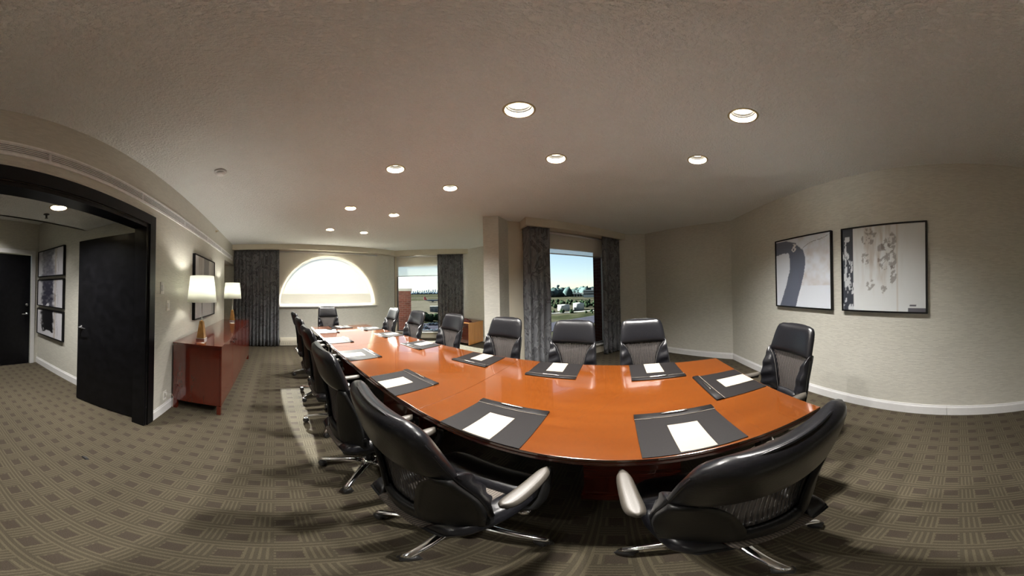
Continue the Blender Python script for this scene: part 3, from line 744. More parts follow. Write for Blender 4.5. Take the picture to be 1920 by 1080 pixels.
# ------------------------------------------------------------------ desk pads, note sheets, pens
def make_pad():
    t = empty('desk_pad', (0, 0, 0))                       # local: x across 0.40, +y towards table centre
    mb = MB(); mb.box((-0.203, -0.18, 0), (0.203, 0.18, 0.005)); mb.build('board', M['padleather'], t, bevel=0.0015)
    mb = MB(); mb.slab(lambda u, v: (-0.204 + 0.408 * u, 0.128 + 0.053 * v, 0.0055 + 0.0065 * max(0, 1 - abs(2 * v - 1) ** 4) ** 0.5), lambda u, v: (-0.204 + 0.408 * u, 0.128 + 0.053 * v, 0.005), 4, 10); mb.build('end_rail', M['padleather'], t)
    mb = MB(); mb.box((-0.204, 0.1255, 0.005), (0.204, 0.1285, 0.0085)); mb.build('edge_stitching', M['stitch'], t)
    return t
def make_pen():
    t = empty('ballpoint_pen', (0, 0, 0))
    rot_ = lambda v: (v[2], v[0], v[1] + 0.0058)
    mb = MB(); mb.lathe([(0.0015, -0.068), (0.004, -0.058), (0.0058, -0.045), (0.0058, 0.045), (0.0045, 0.062), (0.002, 0.070)], n=10); mb.v = [rot_(v) for v in mb.v]; mb.build('barrel', M['silver'], t)
    mb = MB(); mb.box((0.02, -0.0014, 0.0120), (0.064, 0.0014, 0.0135)); mb.build('clip', M['chrome'], t)
    return t
padp = make_pad(); penp = make_pen()
shp = MB(); shp.box((-0.07, -0.11, 0), (0.07, 0.11, 0.002)); sheetp = shp.build('note_sheet', M['paper'])
GP = 'black leather desk pads around the table'; GS = 'cream note sheets on the desk pads'; GN = 'pens on the desk pads'
# centre x, y, rotation (towards table centre), where
PL = [
 (0.888, -0.270, -90, 'nearest the picture wall, sideboard side'),
 (0.890, 0.560, -90, 'second from the picture wall, sideboard side'),
 (0.900, 1.368, -92, 'third from the picture wall, sideboard side'),
 (0.912, 2.255, -90, 'fourth from the picture wall, sideboard side'),
 (0.905, 3.080, -90, 'fifth from the picture wall, sideboard side'),
 (0.935, 3.870, -90, 'sixth and farthest, sideboard side'),
 (1.735, -0.295, 90, 'nearest the picture wall, window side'),
 (1.760, 0.525, 90, 'second from the picture wall, window side'),
 (1.765, 1.318, 90, 'third from the picture wall, window side'),
 (1.770, 2.262, 90, 'fourth from the picture wall, window side'),
 (1.795, 3.150, 90, 'fifth from the picture wall, window side'),
 (1.790, 3.880, 90, 'sixth and farthest, window side'),
 (1.310, 4.255, 180, 'at the far head below the arched window'),
 (1.305, -0.710, 0, 'at the near head before the picture wall')]
for k, (x, y, rz, wh) in enumerate(PL):
    a = R(rz)
    # the pad's local +y must point to the table centre
    o = padp if k == 0 else copy_tree(padp)
    o.location = (x, y, 0.7402); o.rotation_euler = (0, 0, a)
    tag(o, 'black leather desk pad on the table, ' + wh, 'desk pad', GP)
    c, s_ = math.cos(a), math.sin(a)
    jit = random.uniform(-0.006, 0.006)
    def off(u, v): return (x + u * c - v * s_, y + u * s_ + v * c)
    sh = sheetp if k == 0 else sheetp.copy()
    if k: COL.objects.link(sh)
    sh.location = (*off(0.005 + jit, -0.065), 0.7454); sh.rotation_euler = (0, 0, a + random.uniform(-0.02, 0.02))
    tag(sh, 'blank note sheet on the desk pad ' + wh, 'paper', GS)
    pn = penp if k == 0 else copy_tree(penp)
    pn.location = (*off(0.0 + jit, 0.154), 0.7520); pn.rotation_euler = (0, 0, a + random.uniform(-0.07, 0.07))
    tag(pn, 'silver pen on the desk pad ' + wh, 'pen', GN)

# ------------------------------------------------------------------ sideboard with two lamps
sb = empty('sideboard', (-0.84, 3.41, 0)); tag(sb, 'long red mahogany sideboard with plain doors against the left wall', 'sideboard')
mb = MB(); mb.box((-0.28, -1.185, 0.12), (0.265, 1.185, 0.848)); mb.build('body', M['mahogany'], sb, bevel=0.003)
mb = MB(); mb.box((-0.285, -1.195, 0.848), (0.287, 1.195, 0.870)); mb.build('top', M['mahogany'], sb, bevel=0.004)
for k in range(4):
    y0 = -1.19 + k * 0.595
    mb = MB(); mb.box((0.266, y0 + 0.003, 0.125), (0.284, y0 + 0.592, 0.845)); d = mb.build('door', M['mahogany'], sb, bevel=0.002)
    ky = y0 + (0.555 if k % 2 == 0 else 0.04)
    if k in (1, 3): ky = y0 + 0.14
    mb = MB(); mb.lathe([(0.005, 0), (0.005, 0.012), (0.012, 0.016), (0.012, 0.026), (0.006, 0.03)], n=14); mb.v = [(z + 0.284, x + ky, y + 0.80) for x, y, z in mb.v]; mb.build('knob', M['black_metal'], d)
for sx in (-0.27, 0.235):
    for sy in (-1.19, 1.145):
        mb = MB(); mb.box((sx, sy, 0), (sx + 0.045, sy + 0.045, 0.12)); mb.build('leg', M['mahogany'], sb)
def lamp(x, y, lab):
    t = empty('table_lamp', (x, y, 0.8702)); tag(t, lab, 'lamp', 'white-shaded table lamps on the sideboard')
    def sq(h, z): return [(-h, -h, z), (h, -h, z), (h, h, z), (-h, h, z)]
    mb = MB(); mb.rings([sq(.052, 0), sq(.052, .022), sq(.046, .030)], smooth=False); mb.build('foot', M['chrome'], t)
    mb = MB(); mb.rings([sq(.047, .030), sq(.022, .235)], smooth=False); mb.build('lamp_body', M['amber'], t, bevel=0.003)
    mb = MB(); mb.lathe([(0.012, .235), (0.006, .25), (0.005, .50), (0.016, .51), (0.016, .56)], n=12); mb.build('stem', M['chrome'], t)
    n = 40; ro, ri = [], []
    zb, ztp = 0.462, 0.775; rb, rt = .178, .145
    mb = MB(); mb.lathe([(rb, zb), (rt, ztp), (rt - .0025, ztp), (rb - .0025, zb), (rb, zb)], n=n, cap0=False, cap1=False); mb.build('lamp_shade', M['shade'], t)
    mb = MB(); mb.lathe([(0.0, .56), (0.02, .57), (0.03, .60), (0.022, .63), (0, .64)], n=14, cap0=False, cap1=False); mb.build('bulb', M['bulb2'], t)
    mb = MB()
    for q in range(3):
        a = 2 * math.pi * q / 3; mb.sweep([(0.012 * math.cos(a), 0.012 * math.sin(a), .555), (rt * math.cos(a) * .99, rt * math.sin(a) * .99, ztp - 0.03)], 0.0015, 0.0015, 5)
    mb.build('shade_spider', M['chrome'], t)
    ld = bpy.data.lights.new('table_lamp_light', 'POINT'); ld.energy = 9.0; ld.shadow_soft_size = 0.035; ld.color = (1.0, 0.95, 0.86)
    lo = bpy.data.objects.new('table_lamp_light', ld); lo.parent = t; lo.location = (0, 0, 0.66); COL.objects.link(lo)
lamp(-0.868, 2.47, 'table lamp with white drum shade on the near end of the sideboard')
lamp(-0.850, 4.243, 'table lamp with white drum shade on the far end of the sideboard by the drapes')
# cord and outlet
t = empty('wall_outlet', (XL, 2.07, 0.235)); tag(t, 'small cream wall outlet low on the wall beside the sideboard', 'outlet')
mb = MB(); mb.box((0, -0.036, -0.058), (0.006, 0.036, 0.058)); mb.build('cover_plate', M['switch'], t, bevel=0.002)
mb = MB(); mb.box((0.006, -0.015, 0.008), (0.009, 0.015, 0.036)); mb.box((0.006, -0.015, -0.036), (0.009, 0.015, -0.008)); mb.build('socket', M['white'], t)
mb = MB(); pts = [(XL + 0.022, 2.07, .255), (XL + 0.05, 2.08, .26), (XL + 0.065, 2.12, .245), (XL + 0.06, 2.16, .19), (XL + 0.045, 2.185, .10), (XL + 0.04, 2.195, .02), (XL + 0.012, 2.24, .006), (XL + 0.008, 2.35, .005)]
mb.sweep(pts, 0.0035, 0.0035, 8); mb.box((XL + 0.0095, 2.055, .243), (XL + 0.03, 2.085, .270))
tag(mb.build('power_cord', M['switch']), 'white power cord looping from the wall outlet down behind the sideboard leg', 'cord')
def plate(name, y, z, w, h, lab, cat):
    t = empty(name, (XL, y, z)); tag(t, lab, cat)
    mb = MB(); mb.box((0, -w / 2, -h / 2), (0.007, w / 2, h / 2)); mb.build('cover_plate', M['switch'], t, bevel=0.002)
    mb = MB(); mb.box((0.007, -w / 5, -h / 4), (0.012, w / 5, h / 4)); mb.build('rocker', M['white'], t, bevel=0.001)
plate('thermostat', 1.985, 1.49, 0.075, 0.125, 'white thermostat plate on the wall right of the black door frame', 'thermostat')
plate('light_switch', 2.115, 1.30, 0.07, 0.115, 'white light switch on the wall just below and right of the thermostat', 'switch')
# vent, smoke detector, sprinklers
vt = empty('air_vent', (XL, 2.2, 2.36)); tag(vt, 'long white slotted air vent high on the left wall above the doorway', 'vent')
mb = MB(); y0, y1 = -3.3 + 0.0, 3.43
y0 = -2.9
mb.box((0, y0, 0.040), (0.012, y1, 0.058)); mb.box((0, y0, -0.058), (0.012, y1, -0.036)); mb.box((0, y0, -0.036), (0.012, y0 + 0.02, 0.04)); mb.box((0, y1 - 0.02, -0.036), (0.012, y1, 0.04))
mb.build('frame', M['vent'], vt, bevel=0.002)
mb = MB(); mb.box((0.0005, y0 + 0.02, -0.036), (0.002, y1 - 0.02, 0.040)); mb.build('backing', M['ventdark'], vt)
for k in range(5):
    z = -0.029 + k * 0.0155
    mb = MB(); mb.box((0.003, y0 + 0.02, z - 0.0026), (0.011, y1 - 0.02, z + 0.0026)); mb.build('slat', M['vent'], vt)
for k in range(7):
    yy = y0 + 0.4 + k * 0.95
    mb = MB(); mb.box((0.002, yy - 0.008, -0.036), (0.011, yy + 0.008, 0.04)); mb.build('divider', M['vent'], vt)
sm = empty('smoke_detector', (-0.53, 2.0, H)); tag(sm, 'round white smoke detector on the ceiling left of the lights', 'smoke detector')
mb = MB(); mb.lathe([(0.062, 0.0), (0.062, -0.014), (0.055, -0.020)], n=28); mb.build('base', M['white'], sm)
mb = MB(); mb.lathe([(0.042, -0.020), (0.040, -0.040), (0.030, -0.052)], n=24); mb.build('sensor_head', M['vent'], sm)
sp_ = empty('fire_sprinkler', (XL, 4.03, 2.66)); tag(sp_, 'small brass sidewall fire sprinkler above the vent near the drapes', 'sprinkler')
mb = MB(); mb.lathe([(0.028, 0), (0.028, 0.004), (0.010, 0.008), (0.010, 0.03), (0.004, 0.04)], n=14); mb.v = [(z, x, y) for x, y, z in mb.v]; mb.build('body', M['can_rim'], sp_)
mb = MB(); mb.box((0.042, -0.02, -0.002), (0.046, 0.02, 0.016)); mb.build('deflector', M['can_rim'], sp_)
sp2 = empty('fire_sprinkler', (-2.05, 1.145, 2.30)); tag(sp2, 'pendant fire sprinkler hanging from the low hall ceiling', 'sprinkler')
mb = MB(); mb.lathe([(0.034, 0), (0.034, -0.004), (0.012, -0.010), (0.012, -0.03), (0.005, -0.045)], n=14); mb.build('body', M['black_metal'], sp2)
mb = MB(); mb.lathe([(0.018, -0.045), (0.018, -0.048)], n=14); mb.build('deflector', M['black_metal'], sp2)
mb = MB()
mb.add([(-.03, -.01, 0), (.02, -.018, 0), (.035, .006, 0), (-.012, .02, 0), (-.026, -.008, .012), (.016, -.014, .016), (.028, .004, .009), (-.01, .014, .006)], [(3, 2, 1, 0), (4, 5, 6, 7), (0, 1, 5, 4), (1, 2, 6, 5), (2, 3, 7, 6), (3, 0, 4, 7)])
tag(mb.build('floor_scrap', M['scrap'], loc=(-1.13, 0.98, 0.0005)), 'small dark scrap lying on the bare carpet in front of the doorway', 'scrap')

# baseboard convector under the arched window
cv = empty('baseboard_heater', (1.75, YF, 0)); tag(cv, 'low cream baseboard heater with slotted front under the arched window', 'heater')
mb = MB(); prof = [(0, 0.02), (-0.055, 0.02), (-0.06, 0.16), (-0.045, 0.215), (-0.0, 0.23)]
mb.rings([[(x, y, z) for y, z in prof] for x in (-1.62, 1.58)], smooth=False); mb.build('cover', M['cream'], cv)
mb = MB()
for k in range(64): mb.box((-1.58 + k * 0.049, -0.062, 0.045), (-1.58 + k * 0.049 + 0.006, -0.0555, 0.11))
tag(mb.build('grille_fins', M['frame_alu'], cv), kind='stuff')

# ------------------------------------------------------------------ pictures
rng = np.random.default_rng(5)
def vnoise(x, y, sx, sy, seed):
    r = np.random.default_rng(seed); g = r.random((64, 64)); X = (x * sx) % 63; Y = (y * sy) % 63
    i = X.astype(int); j = Y.astype(int); fx = X - i; fy = Y - j; fx = fx * fx * (3 - 2 * fx); fy = fy * fy * (3 - 2 * fy)
    return (g[i, j] * (1 - fx) * (1 - fy) + g[(i + 1) % 64, j] * fx * (1 - fy) + g[i, (j + 1) % 64] * (1 - fx) * fy + g[(i + 1) % 64, (j + 1) % 64] * fx * fy)
def fbm(x, y, sx, sy, seed): return (vnoise(x, y, sx, sy, seed) + .5 * vnoise(x, y, sx * 2.1, sy * 2.1, seed + 1) + .25 * vnoise(x, y, sx * 4.3, sy * 4.3, seed + 2)) / 1.75
def mix(a, b, t): t = np.clip(t, 0, 1)[..., None]; return a * (1 - t) + np.array(b) * t
def art_stroke(x, y):           # x to the viewer's right 0..1, y up 0..1
    c = np.ones((*x.shape, 3)) * np.array([0.60, 0.64, 0.71]); c = mix(c, (0.48, 0.45, 0.45), (fbm(x, y, 9, 9, 3) - .35) * 1.8 * (y > .3) * (x > .45))
    n = (fbm(x, y, 14, 14, 9) - .5) * .03
    # arching stroke: in from the left at the top, down to lower left
    cxs = np.interp(y, [0, .25, .5, .7, .82, .95], [.23, .33, .42, .44, .40, .30])
    wd = np.interp(y, [0, .3, .6, .8, .95], [.16, .15, .145, .14, .06])
    m = (np.abs(x - cxs + n) < wd) & (y < .93)
    m2 = (x < .42) & (y > .78 + n + .02 * np.sin(x * 9)) & (y < .985 - .10 * np.clip(x - .22, 0, 1) * 3)
    c = mix(c, (0.085, 0.100, 0.145), (m | m2).astype(float) * .96)
    c = mix(c, (0.6, 0.6, 0.6), ((np.hypot((x - .37) * 1.0, y - .86) < .055 + n) & (fbm(x, y, 30, 30, 4) > .45)).astype(float))
    ln = np.abs(y - (.80 + (x - .45) * .36 + .02 * np.sin(x * 12))) < .004
    return mix(c, (0.12, 0.11, 0.11), (ln & (x > .45)).astype(float) * .8)
def art_stripe(x, y):
    c = np.ones((*x.shape, 3)) * np.array([0.60, 0.625, 0.64]); f = fbm(x, y, 16, 12, 21); g = fbm(x, y, 30, 5, 33)
    env = np.exp(-((x - .45) / .22) ** 2) * np.interp(y, [0.1, .3, .6, 1], [0, .5, 1, .9])
    c = mix(c, (0.40, 0.35, 0.31), (g - .38) * 2.2 * env)
    h = fbm(x, y, 34, 34, 51)
    for (a, b, s_) in ((.34, .88, .07), (.56, .62, .10), (.30, .62, .05), (.62, .42, .06), (.36, .30, .04), (.52, .25, .03), (.60, .78, .07)):
        c = mix(c, (0.12, 0.10, 0.09), ((h > .50) & (np.hypot((x - a), (y - b) * .8) < s_ * (0.7 + f))).astype(float) * .6)
    c = mix(c, (0.46, 0.42, 0.38), ((x > .67) & (x < .69)).astype(float) * .6)
    band = x < .145 + .01 * (g - .5)
    c = mix(c, (0.030, 0.036, 0.050), band.astype(float))
    sp2_ = band & (fbm(x, y, 26, 9, 77) > .60) & (y < .9)
    c = mix(c, (0.5, 0.53, 0.56), sp2_.astype(float))
    c = mix(c, (0.10, 0.10, 0.12), ((x > .80) & (y < .045)).astype(float)); c = mix(c, (0.08, 0.08, 0.1), ((x > .82) & (x < .89) & (np.abs(y - .07) < .007)).astype(float))
    return c
def art_ink(seed, dark, y0, y1, gold=.72, st=.55):
    def f(x, y):
        c = np.ones((*x.shape, 3)) * np.array([0.52, 0.52, 0.56]); e = (fbm(x, y, 7, 7, seed) - .5) * .35
        m = np.clip((.30 - np.abs(x - .42 + e * .6)) * 9, 0, 1) * ((y > y0 + e) & (y < y1 + e * .3))
        c = mix(c, dark, m * (st + .6 * fbm(x, y, 10, 14, seed + 5)))
        c = mix(c, (0.30, 0.23, 0.14), np.exp(-((x - gold) / .03) ** 2) * fbm(x, y, 20, 4, seed + 9))
        return mix(c, (0.14, 0.14, 0.16), ((np.abs(x - .8 - .03 * np.sin(y * 6)) < .006)).astype(float) * .6)
    return f
def art_grey(x, y):
    c = np.ones((*x.shape, 3)) * np.array([0.52, 0.51, 0.50]); g = fbm(x, y, 20, 3, 91)
    c = mix(c, (0.16, 0.16, 0.17), ((np.abs(x - .55) < .13 + .08 * (g - .5)) & (y > .55)).astype(float) * .75)
    c = mix(c, (0.20, 0.20, 0.20), (x > .84).astype(float) * (g * 1.1)); return mix(c, (0.36, 0.33, 0.32), (np.abs(x - .25) < .08) * g * (y > .5))
def picture(w, h, art, loc, rz, lab, res=110, group=None):
    """local: x to viewer's right seen from +(-y) side; hangs with back at y=0, front towards -y"""
    t = empty('framed_picture', loc, rz); tag(t, lab, 'picture', group)
    fw, d = 0.016, 0.042
    mb = MB(); mb.box((-w / 2, -d, -h / 2), (-w / 2 + fw, 0, h / 2)); mb.box((w / 2 - fw, -d, -h / 2), (w / 2, 0, h / 2))
    mb.box((-w / 2 + fw, -d, h / 2 - fw), (w / 2 - fw, 0, h / 2)); mb.box((-w / 2 + fw, -d, -h / 2), (w / 2 - fw, 0, -h / 2 + fw)); mb.build('frame', M['black_wood'], t)
    nx = res; nz = int(res * h / w); a = np.linspace(0, 1, nx); b = np.linspace(0, 1, nz); A, B = np.meshgrid(a, b)
    iw, ih = w - 2 * fw, h - 2 * fw
    V = [(-iw / 2 + iw * p_, -0.030, -ih / 2 + ih * q_) for q_ in b for p_ in a]
    F = [(j * nx + i, j * nx + i + 1, (j + 1) * nx + i + 1, (j + 1) * nx + i) for j in range(nz - 1) for i in range(nx - 1)]
    me = bpy.data.meshes.new('canvas'); me.from_pydata(V, [], F); me.materials.append(M['canvas'])
    ca = me.color_attributes.new('paint', 'FLOAT_COLOR', 'POINT')
    col = np.clip(art(A, B), 0, 1); buf = np.ones((nx * nz, 4), dtype=np.float32); buf[:, :3] = col.reshape(-1, 3); ca.data.foreach_set('color', buf.ravel())
    o = bpy.data.objects.new('canvas', me); o.parent = t; COL.objects.link(o)
    mb = MB(); mb.box((-iw / 2, -0.028, -ih / 2), (iw / 2, -0.004, ih / 2)); mb.build('backing_board', M['black_wood'], t)
picture(0.94, 0.925, art_stroke, (1.825, YB + 0.001, 1.615), R(180), 'square abstract picture with one broad slate-blue curved brush stroke on white, on the picture wall')
picture(0.93, 0.915, art_stripe, (0.76, YB + 0.001, 1.613), R(180), 'square abstract picture with a dark vertical band and smudged grey texture, beside the brush-stroke picture')
picture(1.0, 0.95, art_grey, (XL + 0.001, 3.335, 1.53), R(90), 'abstract grey and white picture on the left wall behind the near table lamp')
hz = [(1.925, art_ink(11, (0.11, 0.11, 0.14), -.5, 1.5), 'topmost of the three small ink pictures stacked on the hall wall, pale grey wash'),
      (1.395, art_ink(17, (0.03, 0.03, 0.05), .0, 1.5, .72, .7), 'middle of the three small ink pictures stacked on the hall wall, charcoal wash'),
      (0.865, art_ink(23, (0.004, 0.004, 0.006), .22, 1.5, .72, .9), 'lowest of the three small ink pictures stacked on the hall wall, solid black blot')]
for z, a, lab in hz: picture(0.87, 0.485, a, (-3.235, HY - 0.001, z), 0, lab, 70, 'three stacked ink pictures in the hall')

# ------------------------------------------------------------------ curtains and roller shades
def drape(path, z0, z1, folds, amp, lab, group=None):
    """path: list of xy; pleated sheet along it"""
    P = [Vector((p[0], p[1], 0)) for p in path]; seg = [(P[i + 1] - P[i]).length for i in range(len(P) - 1)]; T = sum(seg)
    n = int(folds * 10); cols = []
    o0 = P[0].copy()
    for i in range(n + 1):
        d = T * i / n; k = 0
        while k < len(seg) - 1 and d > seg[k]: d -= seg[k]; k += 1
        e = (P[k + 1] - P[k]).normalized(); q = P[k] + e * d; nn = Vector((-e.y, e.x, 0))
        ph = folds * 2 * math.pi * i / n; rn = math.sin(i * 0.37) * 0.6
        cols.append((q, nn, ph, rn))
    rows = 12; vs = []
    for side in (0, 1):
        for j in range(rows + 1):
            z = z0 + (z1 - z0) * j / rows
            for q, nn, ph, rn in cols:
                a = amp * (0.55 + 0.45 * (1 - j / rows)) * (1 + 0.25 * rn)
                p_ = q + nn * (a * math.sin(ph + rn + 0.25 * math.sin(j * 0.8)) + side * 0.004); vs.append((p_.x - o0.x, p_.y - o0.y, z))
    W = n + 1; off = W * (rows + 1); fs = []
    for j in range(rows):
        for i in range(n):
            a = j * W + i; fs.append((a, a + 1, a + 1 + W, a + W)); fs.append((off + a + W, off + a + 1 + W, off + a + 1, off + a))
    for i in range(n): fs.append((i, i + off, i + 1 + off, i + 1)); b = rows * W + i; fs.append((b, b + 1, b + 1 + off, b + off))
    mb = MB(); mb.add(vs, fs, True)
    t = empty('curtain', (o0.x, o0.y, 0)); tag(t, lab, 'curtain', group)
    mb.build('drape', M['curtain'], t)
    mb = MB(); mb.sweep([(p.x - o0.x, p.y - o0.y, z1 + 0.006) for p in P], 0.012, 0.006, 8); mb.build('curtain_track', M['black_metal'], t)
drape([(-1.11, 5.735), (0.10, 5.735)], 0.02, 2.588, 13, 0.034, 'wide charcoal pleated drape at the far left beside the arched window')
drape([sc(-0.255, 9.27), sc(0.52, 9.27)], 0.02, 2.588, 8, 0.038, 'charcoal pleated drape right of the glass of the far corner window', 'corner window drapes')
drape([sc(1.36, 5.18), sc(1.385, 4.90), sc(1.80, 4.88)], 0.02, 2.578, 5, 0.036, 'tall charcoal drape at the left of the near window beside the wall pier', 'near window drapes')
drape([sc(3.05, 4.90), sc(3.58, 4.90)], 0.02, 2.578, 4.5, 0.036, 'tall charcoal drape at the right of the near window', 'near window drapes')
def shade(name, a, b, z0, z1, mat, lab, tube=True):
    a = Vector((*a, 0)); b = Vector((*b, 0)); e = (b - a).normalized()
    t = empty(name, (a.x, a.y, 0)); tag(t, lab, 'window shade')
    d = b - a; n = Vector((-e.y, e.x, 0))
    mb = MB(); mb.add([(0, 0, z0), (d.x, d.y, z0), (d.x, d.y, z1 - 0.03), (0, 0, z1 - 0.03)], [(0, 1, 2, 3)]); mb.build('fabric', mat, t, fix=False)
    mb = MB(); mb.sweep([(0, 0, z1 - 0.028), (d.x, d.y, z1 - 0.028)], 0.024, 0.024, 14); mb.build('roller_tube', M['white'], t)
    mb = MB(); mb.sweep([(0, 0, z0), (d.x, d.y, z0)], 0.007, 0.011, 10); mb.build('bottom_bar', M['frame_white'], t)
shade('roller_shade', (0.07, YF - 0.035), (2.94, YF - 0.035), 1.06, 2.596, M['blind'], 'large cream screen shade drawn down over the arched window')
shade('roller_shade', sc(1.47, C1 - 0.09), sc(3.26, C1 - 0.09), 2.15, 2.585, M['blind2'], 'short roller shade pulled a little way down at the top of the near window')
shade('roller_shade', sc(-1.545, C2 - 0.09), sc(0.25, C2 - 0.09), 1.955, 2.596, M['blind2'], 'roller shade lowered over the top of the far corner window')

# ------------------------------------------------------------------ low cabinet in the niche
lc = empty('low_cabinet', (4.68, 3.85, 0)); tag(lc, 'low honey-brown wooden cabinet in the niche behind the chairs', 'cabinet')
mb = MB(); mb.box((-0.30, -0.285, 0.02), (0.33, -0.26, 0.60)); mb.build('side_panel', M['honey'], lc, bevel=0.002)
mb = MB(); mb.box((-0.30, 0.26, 0.02), (0.33, 0.285, 0.60)); mb.build('side_panel', M['honey'], lc, bevel=0.002)
mb = MB(); mb.box((-0.31, -0.295, 0.60), (0.33, 0.295, 0.622)); mb.build('top', M['honey'], lc, bevel=0.003)
mb = MB(); mb.box((-0.28, -0.26, 0.06), (0.33, 0.26, 0.598)); mb.build('body', M['cherry_dark'], lc)
for k in range(2):
    mb = MB(); mb.box((-0.296, -0.255, 0.08 + k * 0.26), (-0.281, 0.255, 0.33 + k * 0.26)); d = mb.build('drawer', M['cherry_dark'], lc, bevel=0.002)
    mb = MB(); mb.box((-0.312, -0.05, 0.20 + k * 0.26), (-0.297, 0.05, 0.21 + k * 0.26)); mb.build('handle', M['nickel'], d)
ph = empty('telephone', (4.53, 3.74, 0.6222)); tag(ph, 'small dark red telephone-like object on the low cabinet behind a chair', 'telephone')
mb = MB(); mb.slab(lambda u, v: (-.07 + .14 * u, -.09 + .18 * v, .03 + .03 * v), lambda u, v: (-.075 + .15 * u, -.095 + .19 * v, 0), 6, 6); mb.build('body', M['red'], ph)
mb = MB(); mb.sweep([(-.05, -.085, .06), (-.05, -.05, .082), (-.05, .03, .095), (-.05, .075, .078)], .022, .016, 10); mb.build('handset', M['red'], ph)

# ------------------------------------------------------------------ world outside
GZ = -22.0
g = panel('ground', [(-3000, -3000), (4500, -3000), (4500, 4500), (-3000, 4500)], [], (0, 0, GZ - 1), X_, Y_, Z_, 1.0, M['ground'], False)
def pol(az, d): return (d * math.sin(R(az)), d * math.cos(R(az)))
def flat(name, pts, z, mat):
    o = panel(name, pts, [], (0, 0, GZ), X_, Y_, Z_, z, mat, False); return o
flat('ground_apron', [pol(20, 205), pol(62, 215), pol(60, 640), pol(20, 640)], 0.10, M['tarmac'])
flat('ground_car_park', [pol(30, 75), pol(52, 80), pol(52, 165), pol(30, 165)], 0.10, M['asphalt'])
def strip(name, a, b, w, z, mat):
    a = Vector(a); b = Vector(b); e = (b - a).normalized(); n = Vector((-e.y, e.x)) * w / 2
    flat(name, [tuple(a + n), tuple(a - n), tuple(b - n), tuple(b + n)], z, mat)
strip('ground_road', pol(60, 118), pol(98, 262), 26, 0.25, M['asphalt'])
strip('ground_service_road', pol(66, 210), pol(92, 262), 7, 0.22, M['concrete'])
strip('ground_runway', pol(30, 900), pol(60, 1000), 60, 0.12, M['tarmac'])
# brick pier outside the far window
pr = empty('brick_pier', (*pol(33.75, 8.6), 0)); tag(pr, 'dark brick pier with stone cap standing outside the far corner window', 'pier')
mb = MB(); mb.box((-.25, -.2, -12), (.25, .2, 1.50)); mb.build('shaft', M['brick'], pr, uvbox=True)
mb = MB(); mb.box((-.28, -.23, 1.50), (.28, .23, 1.60)); mb.build('cap', M['cap'], pr, bevel=0.01)
pr.rotation_euler = (0, 0, R(-20))
# storage tanks
for az, d, r_, h_, lab in ((75.9, 246, 6.9, 6.0, 'left of the two white cylindrical storage tanks seen through the near window'), (79.85, 253, 6.3, 7.2, 'right of the two white cylindrical storage tanks seen through the near window')):
    t = empty('storage_tank', (*pol(az, d), GZ)); tag(t, lab, 'tank', 'white storage tanks by the airport road')
    mb = MB(); mb.lathe([(r_, 0), (r_, h_)], n=32, cap1=False); mb.build('shell', M['tank'], t)
    mb = MB(); mb.lathe([(r_ * 1.02, h_), (r_ * 1.02, h_ + .25), (0.4, h_ + 1.0)], n=32); mb.build('roof', M['tank'], t)
# control towers
for az, d, hh, s_, lab in ((74.45, 900, 44, 1.0, 'airport control tower on the horizon in the near window'), (81.5, 1300, 37, 0.9, 'slim far tower on the horizon above the white terminal')):
    t = empty('control_tower', (*pol(az, d), GZ)); tag(t, lab, 'tower')
    mb = MB(); mb.lathe([(3.5 * s_, 0), (2.4 * s_, hh - 12)], n=16); mb.build('shaft', M['tower'], t)
    mb = MB(); mb.lathe([(2.6 * s_, hh - 12), (7 * s_, hh - 6), (7.6 * s_, hh - 1), (6.4 * s_, hh)], n=16); mb.build('cab', M['tower'], t)
    mb = MB(); mb.lathe([(0.3, hh), (0.3, hh + 6)], n=6); mb.build('antenna', M['tower'], t)
# terminal
t = empty('terminal_building', (*pol(82.8, 640), GZ), R(-82.8)); tag(t, 'long white flat-roofed terminal building beyond the tanks', 'building')
mb = MB(); mb.box((-18, -8, 0), (40, 8, 22)); mb.build('block', M['tank'], t)
mb = MB(); mb.box((-18.2, -8.3, 8), (40, -8.0, 12)); mb.box((-18.2, -8.3, 15), (40, -8.0, 18)); mb.build('window_band', M['carglass'], t)
mb = MB(); mb.box((-48, -5, 10), (-18, 5, 13.5)); mb.build('skybridge', M['tank'], t)
for k in range(4):
    mb = MB(); mb.box((-46 + k * 8, -1, 0), (-45 + k * 8, 1, 10)); mb.build('column', M['tank'], t)
mb = MB(); mb.box((6, -4, 22), (16, 4, 27)); mb.build('penthouse', M['tank'], t)
# skyline
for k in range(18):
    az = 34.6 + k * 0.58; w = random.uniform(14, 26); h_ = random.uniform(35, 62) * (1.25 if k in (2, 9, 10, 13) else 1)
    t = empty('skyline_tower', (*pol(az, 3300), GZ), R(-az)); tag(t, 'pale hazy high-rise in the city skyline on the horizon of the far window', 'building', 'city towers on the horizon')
    mb = MB(); mb.box((-w / 2, -8, 0), (w / 2, 8, h_ * .8)); mb.box((-w / 3, -6, h_ * .8), (w / 3, 6, h_)); mb.build('tower_block', M['far_tower'], t)
